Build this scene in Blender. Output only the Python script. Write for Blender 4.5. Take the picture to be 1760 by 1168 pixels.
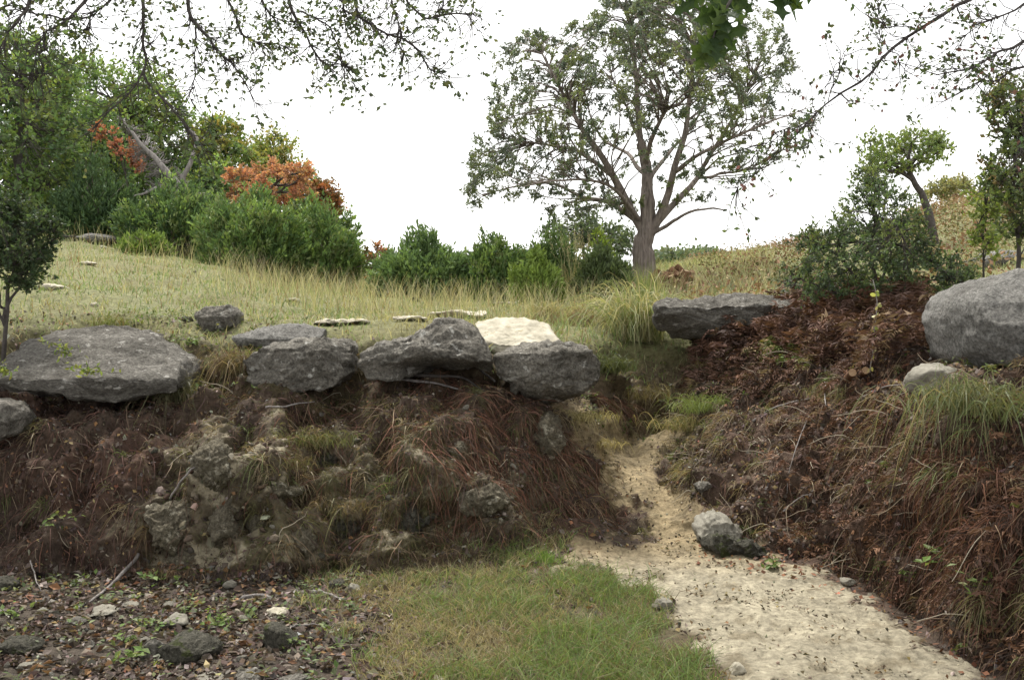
import bpy, math, random
import numpy as np
from math import radians, pi

# ------------------------------------------------------------------ camera, world, sun, exposure
scene = bpy.context.scene
for o in list(bpy.data.objects): bpy.data.objects.remove(o)
COL = scene.collection
F, CX, CY, EYE = 1727.0, 880.0, 584.0, 1.6          # focal length in photo pixels, image centre, eye height (m)
cam_d = bpy.data.cameras.new('camera'); cam = bpy.data.objects.new('camera', cam_d); COL.objects.link(cam)
cam.location = (0, 0, EYE); cam.rotation_euler = (radians(90), 0, 0)
cam_d.sensor_width = 36; cam_d.lens = 36 * F / 1760; cam_d.clip_start = 0.05; cam_d.clip_end = 4000
scene.camera = cam

SUN_EL, SUN_AZ = radians(62), radians(-25)           # azimuth from +Y (behind the ledge), to the left
world = bpy.data.worlds.new('World'); scene.world = world; world.use_nodes = True
wt = world.node_tree; wt.nodes.clear()
sky = wt.nodes.new('ShaderNodeTexSky'); sky.sky_type = 'NISHITA'; sky.sun_disc = False
sky.sun_elevation = SUN_EL; sky.sun_rotation = SUN_AZ; sky.dust_density = 3.0; sky.air_density = 1.0; sky.ozone_density = 1.0
hs = wt.nodes.new('ShaderNodeHueSaturation'); hs.inputs['Saturation'].default_value = 0.25
mixs = wt.nodes.new('ShaderNodeMix'); mixs.data_type = 'RGBA'; mixs.inputs[0].default_value = 0.7
mixs.inputs[7].default_value = (8.6, 8.55, 8.4, 1)    # even white overcast
bg = wt.nodes.new('ShaderNodeBackground'); bg.inputs['Strength'].default_value = 0.058
wo = wt.nodes.new('ShaderNodeOutputWorld')
wt.links.new(sky.outputs[0], hs.inputs['Color']); wt.links.new(hs.outputs[0], mixs.inputs[6])
wt.links.new(mixs.outputs[2], bg.inputs['Color']); wt.links.new(bg.outputs[0], wo.inputs['Surface'])

sun_d = bpy.data.lights.new('sun', 'SUN'); sun_d.energy = 1.5; sun_d.angle = radians(13); sun_d.color = (1.0, 0.96, 0.88)
sun = bpy.data.objects.new('sun', sun_d); COL.objects.link(sun)
sun.rotation_euler = (-(pi/2 - SUN_EL), 0, -SUN_AZ)
sun.location = (-5, 10, 20)
scene.view_settings.view_transform = 'Standard'; scene.view_settings.look = 'None'
scene.view_settings.gamma = 1.0; scene.view_settings.exposure = 2.05
scene.cycles.use_denoising = True
scene.cycles.max_bounces = 6; scene.cycles.diffuse_bounces = 3; scene.cycles.transparent_max_bounces = 6
scene.cycles.transmission_bounces = 4; scene.cycles.glossy_bounces = 2

# ------------------------------------------------------------------ helpers
RNG = np.random.default_rng(7)
_g = np.random.default_rng(3)
_perm = np.concatenate([_g.permutation(256)] * 3).astype(np.int64)
_grad = _g.normal(size=(256, 3)); _grad /= np.linalg.norm(_grad, axis=1)[:, None]

def pnoise(P, scale=1.0, seed=0):
    P = np.asarray(P, float) * scale + seed * 17.31
    I = np.floor(P).astype(np.int64); f = P - I; w = f * f * f * (f * (f * 6 - 15) + 10); I &= 255
    out = np.zeros(len(P))
    for dx in (0, 1):
        for dy in (0, 1):
            for dz in (0, 1):
                h = _perm[_perm[_perm[(I[:, 0] + dx) & 255] + ((I[:, 1] + dy) & 255)] + ((I[:, 2] + dz) & 255)]
                g = _grad[h]; d = f - (dx, dy, dz)
                wx = w[:, 0] if dx else 1 - w[:, 0]; wy = w[:, 1] if dy else 1 - w[:, 1]; wz = w[:, 2] if dz else 1 - w[:, 2]
                out += wx * wy * wz * (g * d).sum(1)
    return out * 1.5

def fbm(P, scale=1.0, octv=4, seed=0, gain=0.5):
    a, t = 1.0, 0
    for k in range(octv):
        t = t + a * pnoise(P, scale * 2 ** k, seed + k); a *= gain
    return t

def at(px, py, Y):
    return np.array([(px - CX) / F * Y, Y, EYE - (py - CY) / F * Y])
def proj(P):
    y = np.maximum(P[:, 1], 0.05)
    return CX + P[:, 0] / y * F, CY - (P[:, 2] - EYE) / y * F
def unit(v):
    v = np.asarray(v, float); return v / np.maximum(np.linalg.norm(v, axis=-1, keepdims=True), 1e-9)

def mesh_np(name, V, F_, mat, C=None, smooth=True):
    """V (n,3); F_ an (m,k) array or a list of such arrays; C (n,3) colour per vertex."""
    if not isinstance(F_, list): F_ = [F_]
    F_ = [np.asarray(f, np.int32) for f in F_ if len(f)]
    me = bpy.data.meshes.new(name)
    V = np.asarray(V, np.float32)
    me.vertices.add(len(V)); me.vertices.foreach_set('co', V.ravel())
    idx = np.concatenate([f.ravel() for f in F_]); tot = np.concatenate([np.full(len(f), f.shape[1], np.int32) for f in F_])
    st = np.concatenate([[0], np.cumsum(tot)[:-1]]).astype(np.int32)
    me.loops.add(len(idx)); me.loops.foreach_set('vertex_index', idx)
    me.polygons.add(len(tot)); me.polygons.foreach_set('loop_start', st)
    me.polygons.foreach_set('use_smooth', np.full(len(tot), smooth, bool))
    if C is not None:
        a = me.color_attributes.new('Col', 'FLOAT_COLOR', 'POINT')
        a.data.foreach_set('color', np.concatenate([np.clip(C, 0, 1), np.ones((len(C), 1))], 1).astype(np.float32).ravel())
    me.update(calc_edges=True)
    me.materials.append(mat)
    return me

def put(name, me, parent=None, loc=(0, 0, 0)):
    o = bpy.data.objects.new(name, me); COL.objects.link(o); o.location = loc
    if parent is not None: o.parent = parent
    return o
def tag(o, label=None, cat=None, group=None, kind=None):
    if label: o['label'] = label
    if cat: o['category'] = cat
    if group: o['group'] = group
    if kind: o['kind'] = kind
    return o
def empty(name, loc, label, cat, group=None):
    o = bpy.data.objects.new(name, None); COL.objects.link(o); o.location = [float(c) for c in loc]; o.empty_display_size = 0.1
    return tag(o, label, cat, group)
def part(name, V, F_, mat, root, C=None, smooth=True):
    """a part of root: its mesh is stored relative to root's origin"""
    me = mesh_np(name, np.asarray(V) - np.array(root.location), F_, mat, C, smooth)
    return put(name, me, root)

# ------------------------------------------------------------------ materials
def new_mat(name):
    m = bpy.data.materials.new(name); m.use_nodes = True; n = m.node_tree.nodes; n.clear()
    return m, n, m.node_tree.links
def nd(n, t, **kw):
    x = n.new(t)
    for k, v in kw.items():
        if k in x.inputs: x.inputs[k].default_value = v
        else: setattr(x, k, v)
    return x
def ramp(n, stops):
    r = n.new('ShaderNodeValToRGB'); e = r.color_ramp.elements
    while len(e) < len(stops): e.new(0.5)
    for k, (p, c) in enumerate(stops): e[k].position = p; e[k].color = (*c, 1)
    return r

def foliage_mat(name, trans=0.35, rough=0.55, spec=0.25):
    m, n, l = new_mat(name)
    at_ = nd(n, 'ShaderNodeAttribute', attribute_name='Col')
    p = nd(n, 'ShaderNodeBsdfPrincipled', Roughness=rough); p.inputs['Specular IOR Level'].default_value = spec
    t = nd(n, 'ShaderNodeBsdfTranslucent'); mx = nd(n, 'ShaderNodeMixShader'); mx.inputs[0].default_value = trans
    o = n.new('ShaderNodeOutputMaterial')
    l.new(at_.outputs['Color'], p.inputs['Base Color'])
    mul = nd(n, 'ShaderNodeMix', data_type='RGBA', blend_type='MULTIPLY'); mul.inputs[0].default_value = 1; mul.inputs[7].default_value = (1.35, 1.3, 0.7, 1)
    l.new(at_.outputs['Color'], mul.inputs[6]); l.new(mul.outputs[2], t.inputs['Color'])
    l.new(p.outputs[0], mx.inputs[1]); l.new(t.outputs[0], mx.inputs[2]); l.new(mx.outputs[0], o.inputs['Surface'])
    return m

def surf_mat(name, lo, hi, scale, bump=0.4, bscale=None, rough=0.9, stretch=(1, 1, 1), attr=False, spots=None, coord='Object', dark=None, dist=0.02):
    """rough natural surface: noise between two colours (times Col when attr), optional lichen spots, bump"""
    m, n, l = new_mat(name)
    tc = n.new('ShaderNodeTexCoord'); mp = nd(n, 'ShaderNodeMapping'); mp.inputs['Scale'].default_value = stretch
    l.new(tc.outputs[coord], mp.inputs['Vector'])
    n1 = nd(n, 'ShaderNodeTexNoise', Scale=scale, Detail=8.0, Roughness=0.68); l.new(mp.outputs[0], n1.inputs['Vector'])
    r1 = ramp(n, [(0.3, lo), (0.72, hi)]); l.new(n1.outputs['Fac'], r1.inputs[0])
    out = r1.outputs[0]
    def mixc(fac, a, b, mode='MIX'):
        x = nd(n, 'ShaderNodeMix', data_type='RGBA', blend_type=mode)
        if isinstance(fac, float): x.inputs[0].default_value = fac
        else: l.new(fac, x.inputs[0])
        l.new(a, x.inputs[6])
        if isinstance(b, tuple): x.inputs[7].default_value = (*b, 1)
        else: l.new(b, x.inputs[7])
        return x.outputs[2]
    if dark:
        n3 = nd(n, 'ShaderNodeTexNoise', Scale=scale * 0.45, Detail=6.0, Roughness=0.7); l.new(tc.outputs[coord], n3.inputs['Vector'])
        r3 = ramp(n, [(0.50, (0, 0, 0)), (0.68, (1, 1, 1))]); l.new(n3.outputs['Fac'], r3.inputs[0])
        out = mixc(r3.outputs[0], out, dark)
    if spots:
        n2 = nd(n, 'ShaderNodeTexNoise', Scale=spots[0], Detail=5.0, Roughness=0.6); l.new(tc.outputs[coord], n2.inputs['Vector'])
        r2 = ramp(n, [(spots[1], (0, 0, 0)), (spots[1] + 0.05, (1, 1, 1))]); l.new(n2.outputs['Fac'], r2.inputs[0])
        out = mixc(r2.outputs[0], out, spots[2])
    if attr:
        a_ = nd(n, 'ShaderNodeAttribute', attribute_name='Col'); out = mixc(1.0, out, a_.outputs['Color'], 'MULTIPLY')
    p = nd(n, 'ShaderNodeBsdfPrincipled', Roughness=rough); p.inputs['Specular IOR Level'].default_value = 0.2
    l.new(out, p.inputs['Base Color'])
    if bump:
        nb = nd(n, 'ShaderNodeTexNoise', Scale=bscale or scale * 2.5, Detail=8.0, Roughness=0.75); l.new(mp.outputs[0], nb.inputs['Vector'])
        b = nd(n, 'ShaderNodeBump', Strength=bump, Distance=dist); l.new(nb.outputs['Fac'], b.inputs['Height']); l.new(b.outputs[0], p.inputs['Normal'])
    o = n.new('ShaderNodeOutputMaterial'); l.new(p.outputs[0], o.inputs['Surface'])
    return m

def rock_mat(name, lo, hi, lichen, lt, stain, stretch=(1, 1, 1), cracks=0.0):
    """weathered limestone: blotches, fine speckle, lichen, stains, thin cracks, pitted relief"""
    m, n, l = new_mat(name); tc = n.new('ShaderNodeTexCoord'); mp = nd(n, 'ShaderNodeMapping'); mp.inputs['Scale'].default_value = stretch
    l.new(tc.outputs['Object'], mp.inputs['Vector']); v = mp.outputs[0]
    def noise(sc, det=8.0, ro=0.7, vec=v):
        x = nd(n, 'ShaderNodeTexNoise', Scale=sc, Detail=det, Roughness=ro); l.new(vec, x.inputs['Vector']); return x.outputs['Fac']
    def mix(fac, a, b, mode='MIX'):
        x = nd(n, 'ShaderNodeMix', data_type='RGBA', blend_type=mode)
        if isinstance(fac, float): x.inputs[0].default_value = fac
        else: l.new(fac, x.inputs[0])
        for s_, q in ((6, a), (7, b)):
            if isinstance(q, tuple): x.inputs[s_].default_value = (*q, 1)
            else: l.new(q, x.inputs[s_])
        return x.outputs[2]
    def rmp(f, a, b): r_ = ramp(n, [(a, (0, 0, 0)), (b, (1, 1, 1))]); l.new(f, r_.inputs[0]); return r_.outputs[0]
    c = mix(rmp(noise(4.5), 0.34, 0.68), lo, hi)
    c = mix(rmp(noise(2.2, 7.0, 0.75), 0.47, 0.66), c, stain)
    sp = ramp(n, [(0.30, (0.3, 0.3, 0.3)), (0.70, (1.6, 1.6, 1.6))]); l.new(noise(48, 4.0, 0.75), sp.inputs[0]); c = mix(1.0, c, sp.outputs[0], 'MULTIPLY')
    c = mix(rmp(noise(11, 5.0, 0.65), lt, lt + 0.05), c, lichen)
    vo = nd(n, 'ShaderNodeTexVoronoi', feature='DISTANCE_TO_EDGE', Scale=2.3); wv = nd(n, 'ShaderNodeVectorMath', operation='ADD')
    nz_ = nd(n, 'ShaderNodeTexNoise', Scale=3.0, Detail=5.0); l.new(v, nz_.inputs['Vector']); l.new(v, wv.inputs[0]); l.new(nz_.outputs['Color'], wv.inputs[1]); l.new(wv.outputs[0], vo.inputs['Vector'])
    crack = rmp(vo.outputs['Distance'], 0.0, 0.022)
    if cracks: c = mix(crack, (0.018, 0.016, 0.013), c)
    p = nd(n, 'ShaderNodeBsdfPrincipled', Roughness=0.92); p.inputs['Specular IOR Level'].default_value = 0.15; l.new(c, p.inputs['Base Color'])
    b1 = nd(n, 'ShaderNodeBump', Strength=1.0, Distance=0.09); l.new(noise(14, 9.0, 0.75), b1.inputs['Height'])
    b2 = nd(n, 'ShaderNodeBump', Strength=1.0, Distance=0.025); l.new(noise(70, 4.0, 0.7), b2.inputs['Height']); l.new(b1.outputs[0], b2.inputs['Normal'])
    b3 = nd(n, 'ShaderNodeBump', Strength=cracks, Distance=0.03); l.new(crack, b3.inputs['Height']); l.new(b2.outputs[0], b3.inputs['Normal']); l.new(b3.outputs[0], p.inputs['Normal'])
    o = n.new('ShaderNodeOutputMaterial'); l.new(p.outputs[0], o.inputs['Surface']); return m

M = {}
M['ground'] = surf_mat('ground_soil', (0.45, 0.43, 0.4), (1.5, 1.45, 1.4), 22, 0.9, 55, attr=True)
M['rock_grey'] = rock_mat('grey_limestone', (0.175, 0.16, 0.135), (0.43, 0.405, 0.355), (0.56, 0.545, 0.50), 0.60, (0.08, 0.072, 0.058))
M['rock_right'] = rock_mat('pitted_grey_limestone', (0.21, 0.203, 0.188), (0.43, 0.418, 0.39), (0.52, 0.51, 0.48), 0.66, (0.14, 0.132, 0.118))
M['rock_slab'] = rock_mat('layered_limestone', (0.145, 0.133, 0.115), (0.39, 0.37, 0.33), (0.52, 0.50, 0.46), 0.60, (0.08, 0.073, 0.06), (1, 1, 2.5))
M['rock_pale'] = surf_mat('pale_limestone', (0.13, 0.12, 0.095), (0.33, 0.31, 0.26), 8, 0.8, 30, spots=(5, 0.6, (0.18, 0.16, 0.12)))
M['rock_white'] = surf_mat('chalky_limestone', (0.24, 0.215, 0.16), (0.56, 0.52, 0.42), 6, 0.7, 30, spots=(7, 0.62, (0.30, 0.26, 0.17)))
M['rock_moss'] = rock_mat('mossy_limestone', (0.07, 0.066, 0.052), (0.19, 0.18, 0.145), (0.075, 0.085, 0.035), 0.57, (0.035, 0.032, 0.025))
M['tufa'] = rock_mat('crumbly_tufa', (0.15, 0.13, 0.09), (0.38, 0.34, 0.26), (0.52, 0.48, 0.38), 0.58, (0.10, 0.088, 0.05))
M['bark_juniper'] = surf_mat('stringy_juniper_bark', (0.075, 0.060, 0.052), (0.37, 0.315, 0.275), 7, 1.0, 12, stretch=(4, 4, 0.3), dist=0.03)
M['bark_oak'] = surf_mat('dark_oak_bark', (0.04, 0.035, 0.032), (0.12, 0.105, 0.095), 14, 0.8, 30)
M['bark_dead'] = surf_mat('weathered_grey_wood', (0.10, 0.09, 0.085), (0.36, 0.33, 0.31), 9, 0.7, 16, stretch=(2, 2, 0.6))
M['cut_wood'] = surf_mat('cut_wood', (0.28, 0.17, 0.10), (0.50, 0.35, 0.22), 12, 0.3)
M['log_bark'] = surf_mat('reddish_log_bark', (0.07, 0.035, 0.02), (0.26, 0.14, 0.08), 9, 0.8)
M['leaf'] = foliage_mat('leaf', 0.35)
M['needle'] = foliage_mat('juniper_spray', 0.22, 0.6)
M['grass'] = foliage_mat('grass_blade', 0.3, 0.55)
M['dry'] = foliage_mat('dry_leaf', 0.12, 0.75, 0.15)
M['root'] = foliage_mat('root_fibre', 0.05, 0.85, 0.1)
# ------------------------------------------------------------------ the ground: one sheet, creek floor - bank - ledge - meadow - hills
def V_(Y, py): return (Y, EYE - (py - CY) / F * Y)
#      px : base, lower face, upper face, top of face, lip, behind the ledge, meadow 12, 17, 28
KEY = {
 -1500: [(8.0, .1), (8.3, .5), (8.6, .9), (9.0, 1.3), (9.4, 1.5), (10.5, 2.0), (13, 2.9), (18, 4.4), (28, 6.8)],
 -300: [(6.6, .05), (7.0, .45), (7.3, .85), (7.7, 1.25), (8.1, 1.4), (9.2, 1.95), (12, 2.7), (18, 4.0), (28, 6.2)],
 0:    [(6.5, .03), V_(6.9, 880), V_(7.15, 780), V_(7.75, 694), V_(8.25, 672), V_(9.0, 545), V_(12, 474), V_(18, 404), V_(28, 350)],
 200:  [(6.6, .02), V_(6.85, 880), V_(7.1, 780), V_(7.75, 694), V_(8.25, 672), V_(9.0, 548), V_(12, 482), V_(18, 426), V_(28, 385)],
 400:  [(6.55, .02), V_(6.75, 880), V_(7.0, 785), V_(7.35, 705), V_(7.8, 660), V_(8.9, 565), V_(12, 505), V_(17, 464), V_(28, 430)],
 600:  [(6.7, .03), V_(6.9, 900), V_(7.2, 790), V_(7.85, 704), V_(8.25, 680), V_(8.9, 575), V_(12, 537), V_(17, 502), V_(28, 480)],
 750:  [(6.8, .08), V_(6.95, 880), V_(7.12, 770), V_(7.5, 694), V_(8.1, 664), V_(9.2, 568), V_(12, 542), V_(17, 512), V_(28, 490)],
 900:  [(7.05, .11), V_(7.35, 880), V_(7.65, 790), V_(7.95, 718), V_(8.3, 690), V_(9.6, 580), V_(12, 546), V_(17, 516), V_(28, 490)],
 1000: [V_(7.4, 920), V_(7.9, 850), V_(8.3, 775), V_(8.6, 722), V_(8.9, 695), V_(10.0, 592), V_(12, 552), V_(17, 512), V_(28, 485)],
 1080: [V_(7.5, 928), V_(8.3, 862), V_(9.0, 808), V_(9.8, 768), V_(10.2, 705), V_(10.9, 592), V_(12.5, 548), V_(17, 506), V_(28, 475)],
 1150: [V_(7.5, 930), V_(8.1, 880), V_(8.8, 826), V_(9.5, 772), V_(10.1, 705), V_(11.0, 588), V_(12.5, 533), V_(17, 492), V_(28, 460)],
 1250: [V_(7.3, 935), V_(7.8, 850), V_(8.5, 760), V_(9.3, 700), V_(9.9, 640), V_(10.8, 565), V_(12.5, 516), V_(17, 478), V_(28, 445)],
 1400: [V_(6.85, 975), V_(7.2, 880), V_(7.6, 770), V_(8.3, 690), V_(9.2, 620), V_(10.3, 545), V_(12.5, 500), V_(17, 456), V_(28, 415)],
 1550: [(6.0, .0), V_(6.18, 900), V_(6.45, 775), V_(7.1, 664), V_(8.3, 600), V_(9.3, 540), V_(12, 492), V_(17, 432), V_(28, 380)],
 1700: [(4.85, .0), V_(5.08, 960), V_(5.35, 792), V_(5.85, 674), V_(6.9, 640), V_(8.5, 542), V_(12, 472), V_(17, 402), V_(28, 345)],
 1900: [(4.2, .0), (4.6, .55), (5.0, 1.0), (5.5, 1.35), (6.2, 1.5), (8, 1.95), (12, 2.55), (17, 3.7), (28, 5.9)],
 3200: [(3.0, .0), (3.3, .55), (3.7, 1.0), (4.2, 1.4), (5.0, 1.6), (7, 2.1), (12, 2.9), (17, 4.2), (28, 6.6)],
}
kpx = np.array(sorted(KEY)); ku = (kpx - CX) / F
prof = np.zeros((len(kpx), 15, 2))
for i, p in enumerate(kpx):
    k = KEY[p]; b = k[0]
    side = -1 if p < 880 else 1
    far = k[-1][1]
    prof[i] = [(-4.0, 0.15), (1.2, 0.0), (b[0] * 0.62, -0.01), *k, (60, far + (1.2 if p > 1000 else 2.0)), (160, far + 2.0), (900, far + 6.0)]
# subdivisions between the rows of the profile
SEG = [4, 6, 52, 50, 44, 38, 26, 34, 30, 26, 20, 10, 6, 5]
u = np.unique(np.concatenate([np.linspace(-1.36, -0.56, 46), np.linspace(-0.56, 0.56, 350), np.linspace(0.56, 1.34, 46)]))
def smooth_interp(x, xk, yk):                    # monotone cubic-ish (Catmull-Rom with limited slopes)
    h = np.diff(xk); d = np.diff(yk) / h
    m = np.zeros(len(xk)); m[0] = d[0]; m[-1] = d[-1]
    for i in range(1, len(xk) - 1):
        m[i] = 0 if d[i-1] * d[i] <= 0 else 3 * (h[i-1] + h[i]) / ((2*h[i] + h[i-1]) / d[i-1] + (h[i] + 2*h[i-1]) / d[i])
    j = np.clip(np.searchsorted(xk, x) - 1, 0, len(h) - 1); t = (x - xk[j]) / h[j]
    return ((1 + 2*t) * (1-t)**2) * yk[j] + t * (1-t)**2 * h[j] * m[j] + t*t * (3 - 2*t) * yk[j+1] + t*t * (t-1) * h[j] * m[j+1]
colp = np.zeros((len(u), 15, 2))
for r in range(15):
    for c in range(2): colp[:, r, c] = smooth_interp(u, ku, prof[:, r, c])
rowt = [0.0]
for s, n_ in enumerate(SEG): rowt += [s + (k + 1) / n_ for k in range(n_)]
rowt = np.array(rowt); NR, NU = len(rowt), len(u)
GY = np.zeros((NU, NR)); GZ = np.zeros((NU, NR)); rk = np.arange(15.0)
for i in range(NU):
    GY[i] = smooth_interp(rowt, rk, colp[i, :, 0]); GZ[i] = smooth_interp(rowt, rk, colp[i, :, 1])
YE = np.where(GY >= 3, GY, 3 + (GY - 3) * 0.35)
P = np.stack([u[:, None] * YE, GY, GZ], -1)
def grid_normals(P):
    a = np.gradient(P, axis=0); b = np.gradient(P, axis=1); n = np.cross(a, b); n = unit(n)
    return n
N0 = grid_normals(P); T = np.broadcast_to(rowt, (NU, NR))
def sstep(a, b, x): t = np.clip((x - a) / (b - a), 0, 1); return t * t * (3 - 2 * t)
bank = sstep(2.9, 3.4, T) * (1 - sstep(7.2, 8.2, T))
flat = P.reshape(-1, 3)
pxg, pyg = proj(flat); pxg = pxg.reshape(NU, NR); pyg = pyg.reshape(NU, NR)

def poly_dist(px, py, poly):
    """signed distance in photo pixels, inside positive"""
    poly = np.array(poly, float); ins = np.zeros(px.shape, bool); d = np.full(px.shape, 1e9)
    for k in range(len(poly)):
        a, b = poly[k], poly[(k + 1) % len(poly)]
        c = ((a[1] > py) != (b[1] > py)) & (px < (b[0] - a[0]) * (py - a[1]) / (b[1] - a[1] + 1e-9) + a[0]); ins ^= c
        ab = b - a; t = np.clip(((px - a[0]) * ab[0] + (py - a[1]) * ab[1]) / (ab @ ab + 1e-9), 0, 1)
        d = np.minimum(d, np.hypot(px - a[0] - t * ab[0], py - a[1] - t * ab[1]))
    return np.where(ins, d, -d)
CHUTE = [(1040, 808), (1045, 800), (985, 750), (930, 705), (985, 672), (1060, 715), (1095, 752), (1110, 745), (1150, 735), (1185, 745), (1150, 785), (1140, 805), (1170, 850), (1200, 885), (1215, 915), (1280, 935), (1350, 955), (1450, 992), (1530, 1060), (1650, 1140), (1760, 1260),
         (1260, 1260), (1215, 1130), (1160, 1060), (1120, 1010), (1040, 985), (960, 985), (935, 945), (985, 922), (1075, 930), (1125, 925), (1105, 885), (1065, 860), (1015, 835)]
GREEN = [(560, 980), (700, 960), (850, 955), (950, 985), (1050, 1000), (1130, 1030), (1180, 1100), (1240, 1180), (1260, 1300), (760, 1300), (640, 1120), (600, 1040)]
nz = lambda s, o, seed: fbm(flat, s, o, seed).reshape(NU, NR)
low = (T < 7.15)
chute_d = poly_dist(pxg, pyg, CHUTE) + 26 * nz(3.0, 3, 40) + 20 * nz(8.0, 3, 41)
chute = np.where(low, sstep(-8, 10, chute_d), 0)
disp = bank * (0.15 * nz(1.7, 2, 1) + 0.11 * nz(4.5, 2, 3) + 0.05 * np.abs(nz(13, 2, 5)) - 0.15 * sstep(0.15, 0.5, nz(2.6, 3, 50))) * (1 - 0.75 * chute)
floor_m = (1 - sstep(2.9, 3.3, T)) * sstep(0.6, 1.6, T)
disp = disp + floor_m * (0.02 * nz(2.5, 2, 7) + 0.012 * nz(9, 2, 8))
disp = disp + chute * (0.02 * np.abs(nz(14, 3, 10)) + 0.016 * nz(4, 3, 42))
meadow = sstep(7.6, 8.4, T) * (1 - sstep(11.5, 12.5, T))
disp = disp + meadow * (0.06 * nz(0.8, 2, 11) + 0.03 * nz(3.5, 2, 12))
disp = disp + sstep(11.5, 12.8, T) * 1.2 * nz(0.03, 3, 14)
P = P + N0 * disp[..., None]
GN = grid_normals(P); flat = P.reshape(-1, 3); pxg, pyg = [a.reshape(NU, NR) for a in proj(flat)]

# soil colours, by place; shade under the ferns is painted in
def colmix(base, c, w): return base * (1 - w[..., None]) + np.array(c) * w[..., None]
red = sstep(-0.1, 0.5, nz(1.3, 3, 20)); dk = sstep(0.0, 0.6, nz(3.1, 3, 21)); pl = sstep(0.08, 0.35, nz(4.2, 4, 22))
C = np.zeros((NU, NR, 3)) + (0.088, 0.065, 0.05)
C = colmix(C, (0.105, 0.062, 0.046), red * 0.7); C = colmix(C, (0.058, 0.044, 0.037), dk * 0.6)
rightb = sstep(1150, 1300, pxg) * bank
C = colmix(C, (0.098, 0.066, 0.049), rightb * 0.6)
tufa_m = sstep(-50, 20, poly_dist(pxg, pyg, [(300, 760), (460, 745), (620, 760), (780, 790), (900, 830), (880, 900), (640, 960), (430, 1000), (260, 1000), (230, 900)]) + 60 * nz(3.4, 3, 23))
C = colmix(C, (0.12, 0.105, 0.072), tufa_m * bank * 0.8); C = colmix(C, (0.34, 0.31, 0.23), tufa_m * pl * bank * np.where(pxg < 520, 0.95, 0.6))
moss = sstep(0.05, 0.45, nz(2.2, 3, 25)) * bank * (pxg > 420) * (pxg < 1200)
C = colmix(C, (0.085, 0.088, 0.035), moss * 0.45)
lit = floor_m * (1 - sstep(520, 700, pxg)); C = colmix(C, (0.075, 0.062, 0.05), lit)
grn = sstep(-70, 60, poly_dist(pxg, pyg, GREEN) + 50 * nz(2.0, 3, 43)) * floor_m; C = colmix(C, (0.10, 0.088, 0.05), grn)
top = sstep(7.3, 7.9, T); C = colmix(C, (0.165, 0.17, 0.085), top)
C = colmix(C, (0.14, 0.13, 0.06), top * sstep(0.0, 0.5, nz(1.1, 3, 27)) * 0.6)
C = colmix(C, (0.07, 0.085, 0.035), sstep(12.0, 12.8, T))
gul = np.exp(-((pxg - 1110) / 75) ** 2) * sstep(5.2, 5.9, T) * (1 - sstep(7.6, 8, T)); C = colmix(C, (0.19, 0.165, 0.10), gul * 0.8)
fern_shade = sstep(-20, 30, poly_dist(pxg, pyg, [(1165, 600), (1240, 560), (1400, 500), (1590, 505), (1590, 610), (1440, 665), (1230, 690)])) * bank; C = colmix(C, (0.05, 0.037, 0.03), fern_shade * 0.8)  # ground colour darkened under the ferns, painting shade into the gaps between fronds
edge = sstep(6.4, 7.0, T) * (1 - sstep(7.5, 7.9, T)); C = colmix(C, (0.10, 0.078, 0.05), edge * 0.7)
warm = sstep(930, 1000, pyg)
cc = np.array((0.27, 0.22, 0.135))[None, None] * (1 - warm[..., None]) + np.array((0.32, 0.295, 0.225)) * warm[..., None]
cc = cc * (1 + 0.28 * nz(5, 5, 30))[..., None]; cc = colmix(cc, (0.15, 0.125, 0.08), sstep(0.15, 0.55, nz(6, 4, 31)) * 0.6)
gap = sstep(0.25, 0.4, np.abs(nz(6, 3, 33)))
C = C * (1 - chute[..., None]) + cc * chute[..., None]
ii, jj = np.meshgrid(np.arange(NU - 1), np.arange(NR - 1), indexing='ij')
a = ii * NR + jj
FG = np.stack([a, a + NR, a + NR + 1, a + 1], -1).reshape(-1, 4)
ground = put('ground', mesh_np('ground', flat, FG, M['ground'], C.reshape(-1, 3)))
tag(ground, 'creek bed, eroded earth bank and grassy ledge above', None, None, 'structure')

# face list for scattering things over the ground
fc = flat[FG].mean(1); farea = np.linalg.norm(np.cross(flat[FG[:, 2]] - flat[FG[:, 0]], flat[FG[:, 3]] - flat[FG[:, 1]]), axis=1) / 2
fT = rowt[FG % NR].mean(1); fpx, fpy = proj(fc); fN = GN.reshape(-1, 3)[FG].mean(1); fN = unit(fN); fchute = chute.reshape(-1)[FG].mean(1)
fgrn = grn.reshape(-1)[FG].mean(1)
def scatter(n, weight, rng):
    w = farea * weight; w = w / w.sum()
    k = rng.choice(len(w), n, p=w); r = rng.random((n, 2))
    q = flat[FG[k]]
    p = (q[:, 0] * (1 - r[:, :1]) + q[:, 1] * r[:, :1]) * (1 - r[:, 1:]) + (q[:, 3] * (1 - r[:, :1]) + q[:, 2] * r[:, :1]) * r[:, 1:]
    return p, fN[k], k
def hit(px, py, tmin=0, tmax=13):
    """nearest ground point seen at a photo pixel"""
    d = np.hypot(pxg - px, pyg - py); ok = (d < 5) & (T >= tmin) & (T <= tmax)
    if not ok.any(): k = np.argmin(np.where((T >= tmin) & (T <= tmax), d, 1e9)); return flat[k].copy()
    return flat[np.argmin(np.where(ok.ravel(), P[..., 1].ravel(), 1e9))].copy()
def ground_z(x, y):
    d = (flat[:, 0] - x) ** 2 + (flat[:, 1] - y) ** 2; k = np.argpartition(d, 6)[:6]; return float(flat[k, 2].max())
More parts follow.
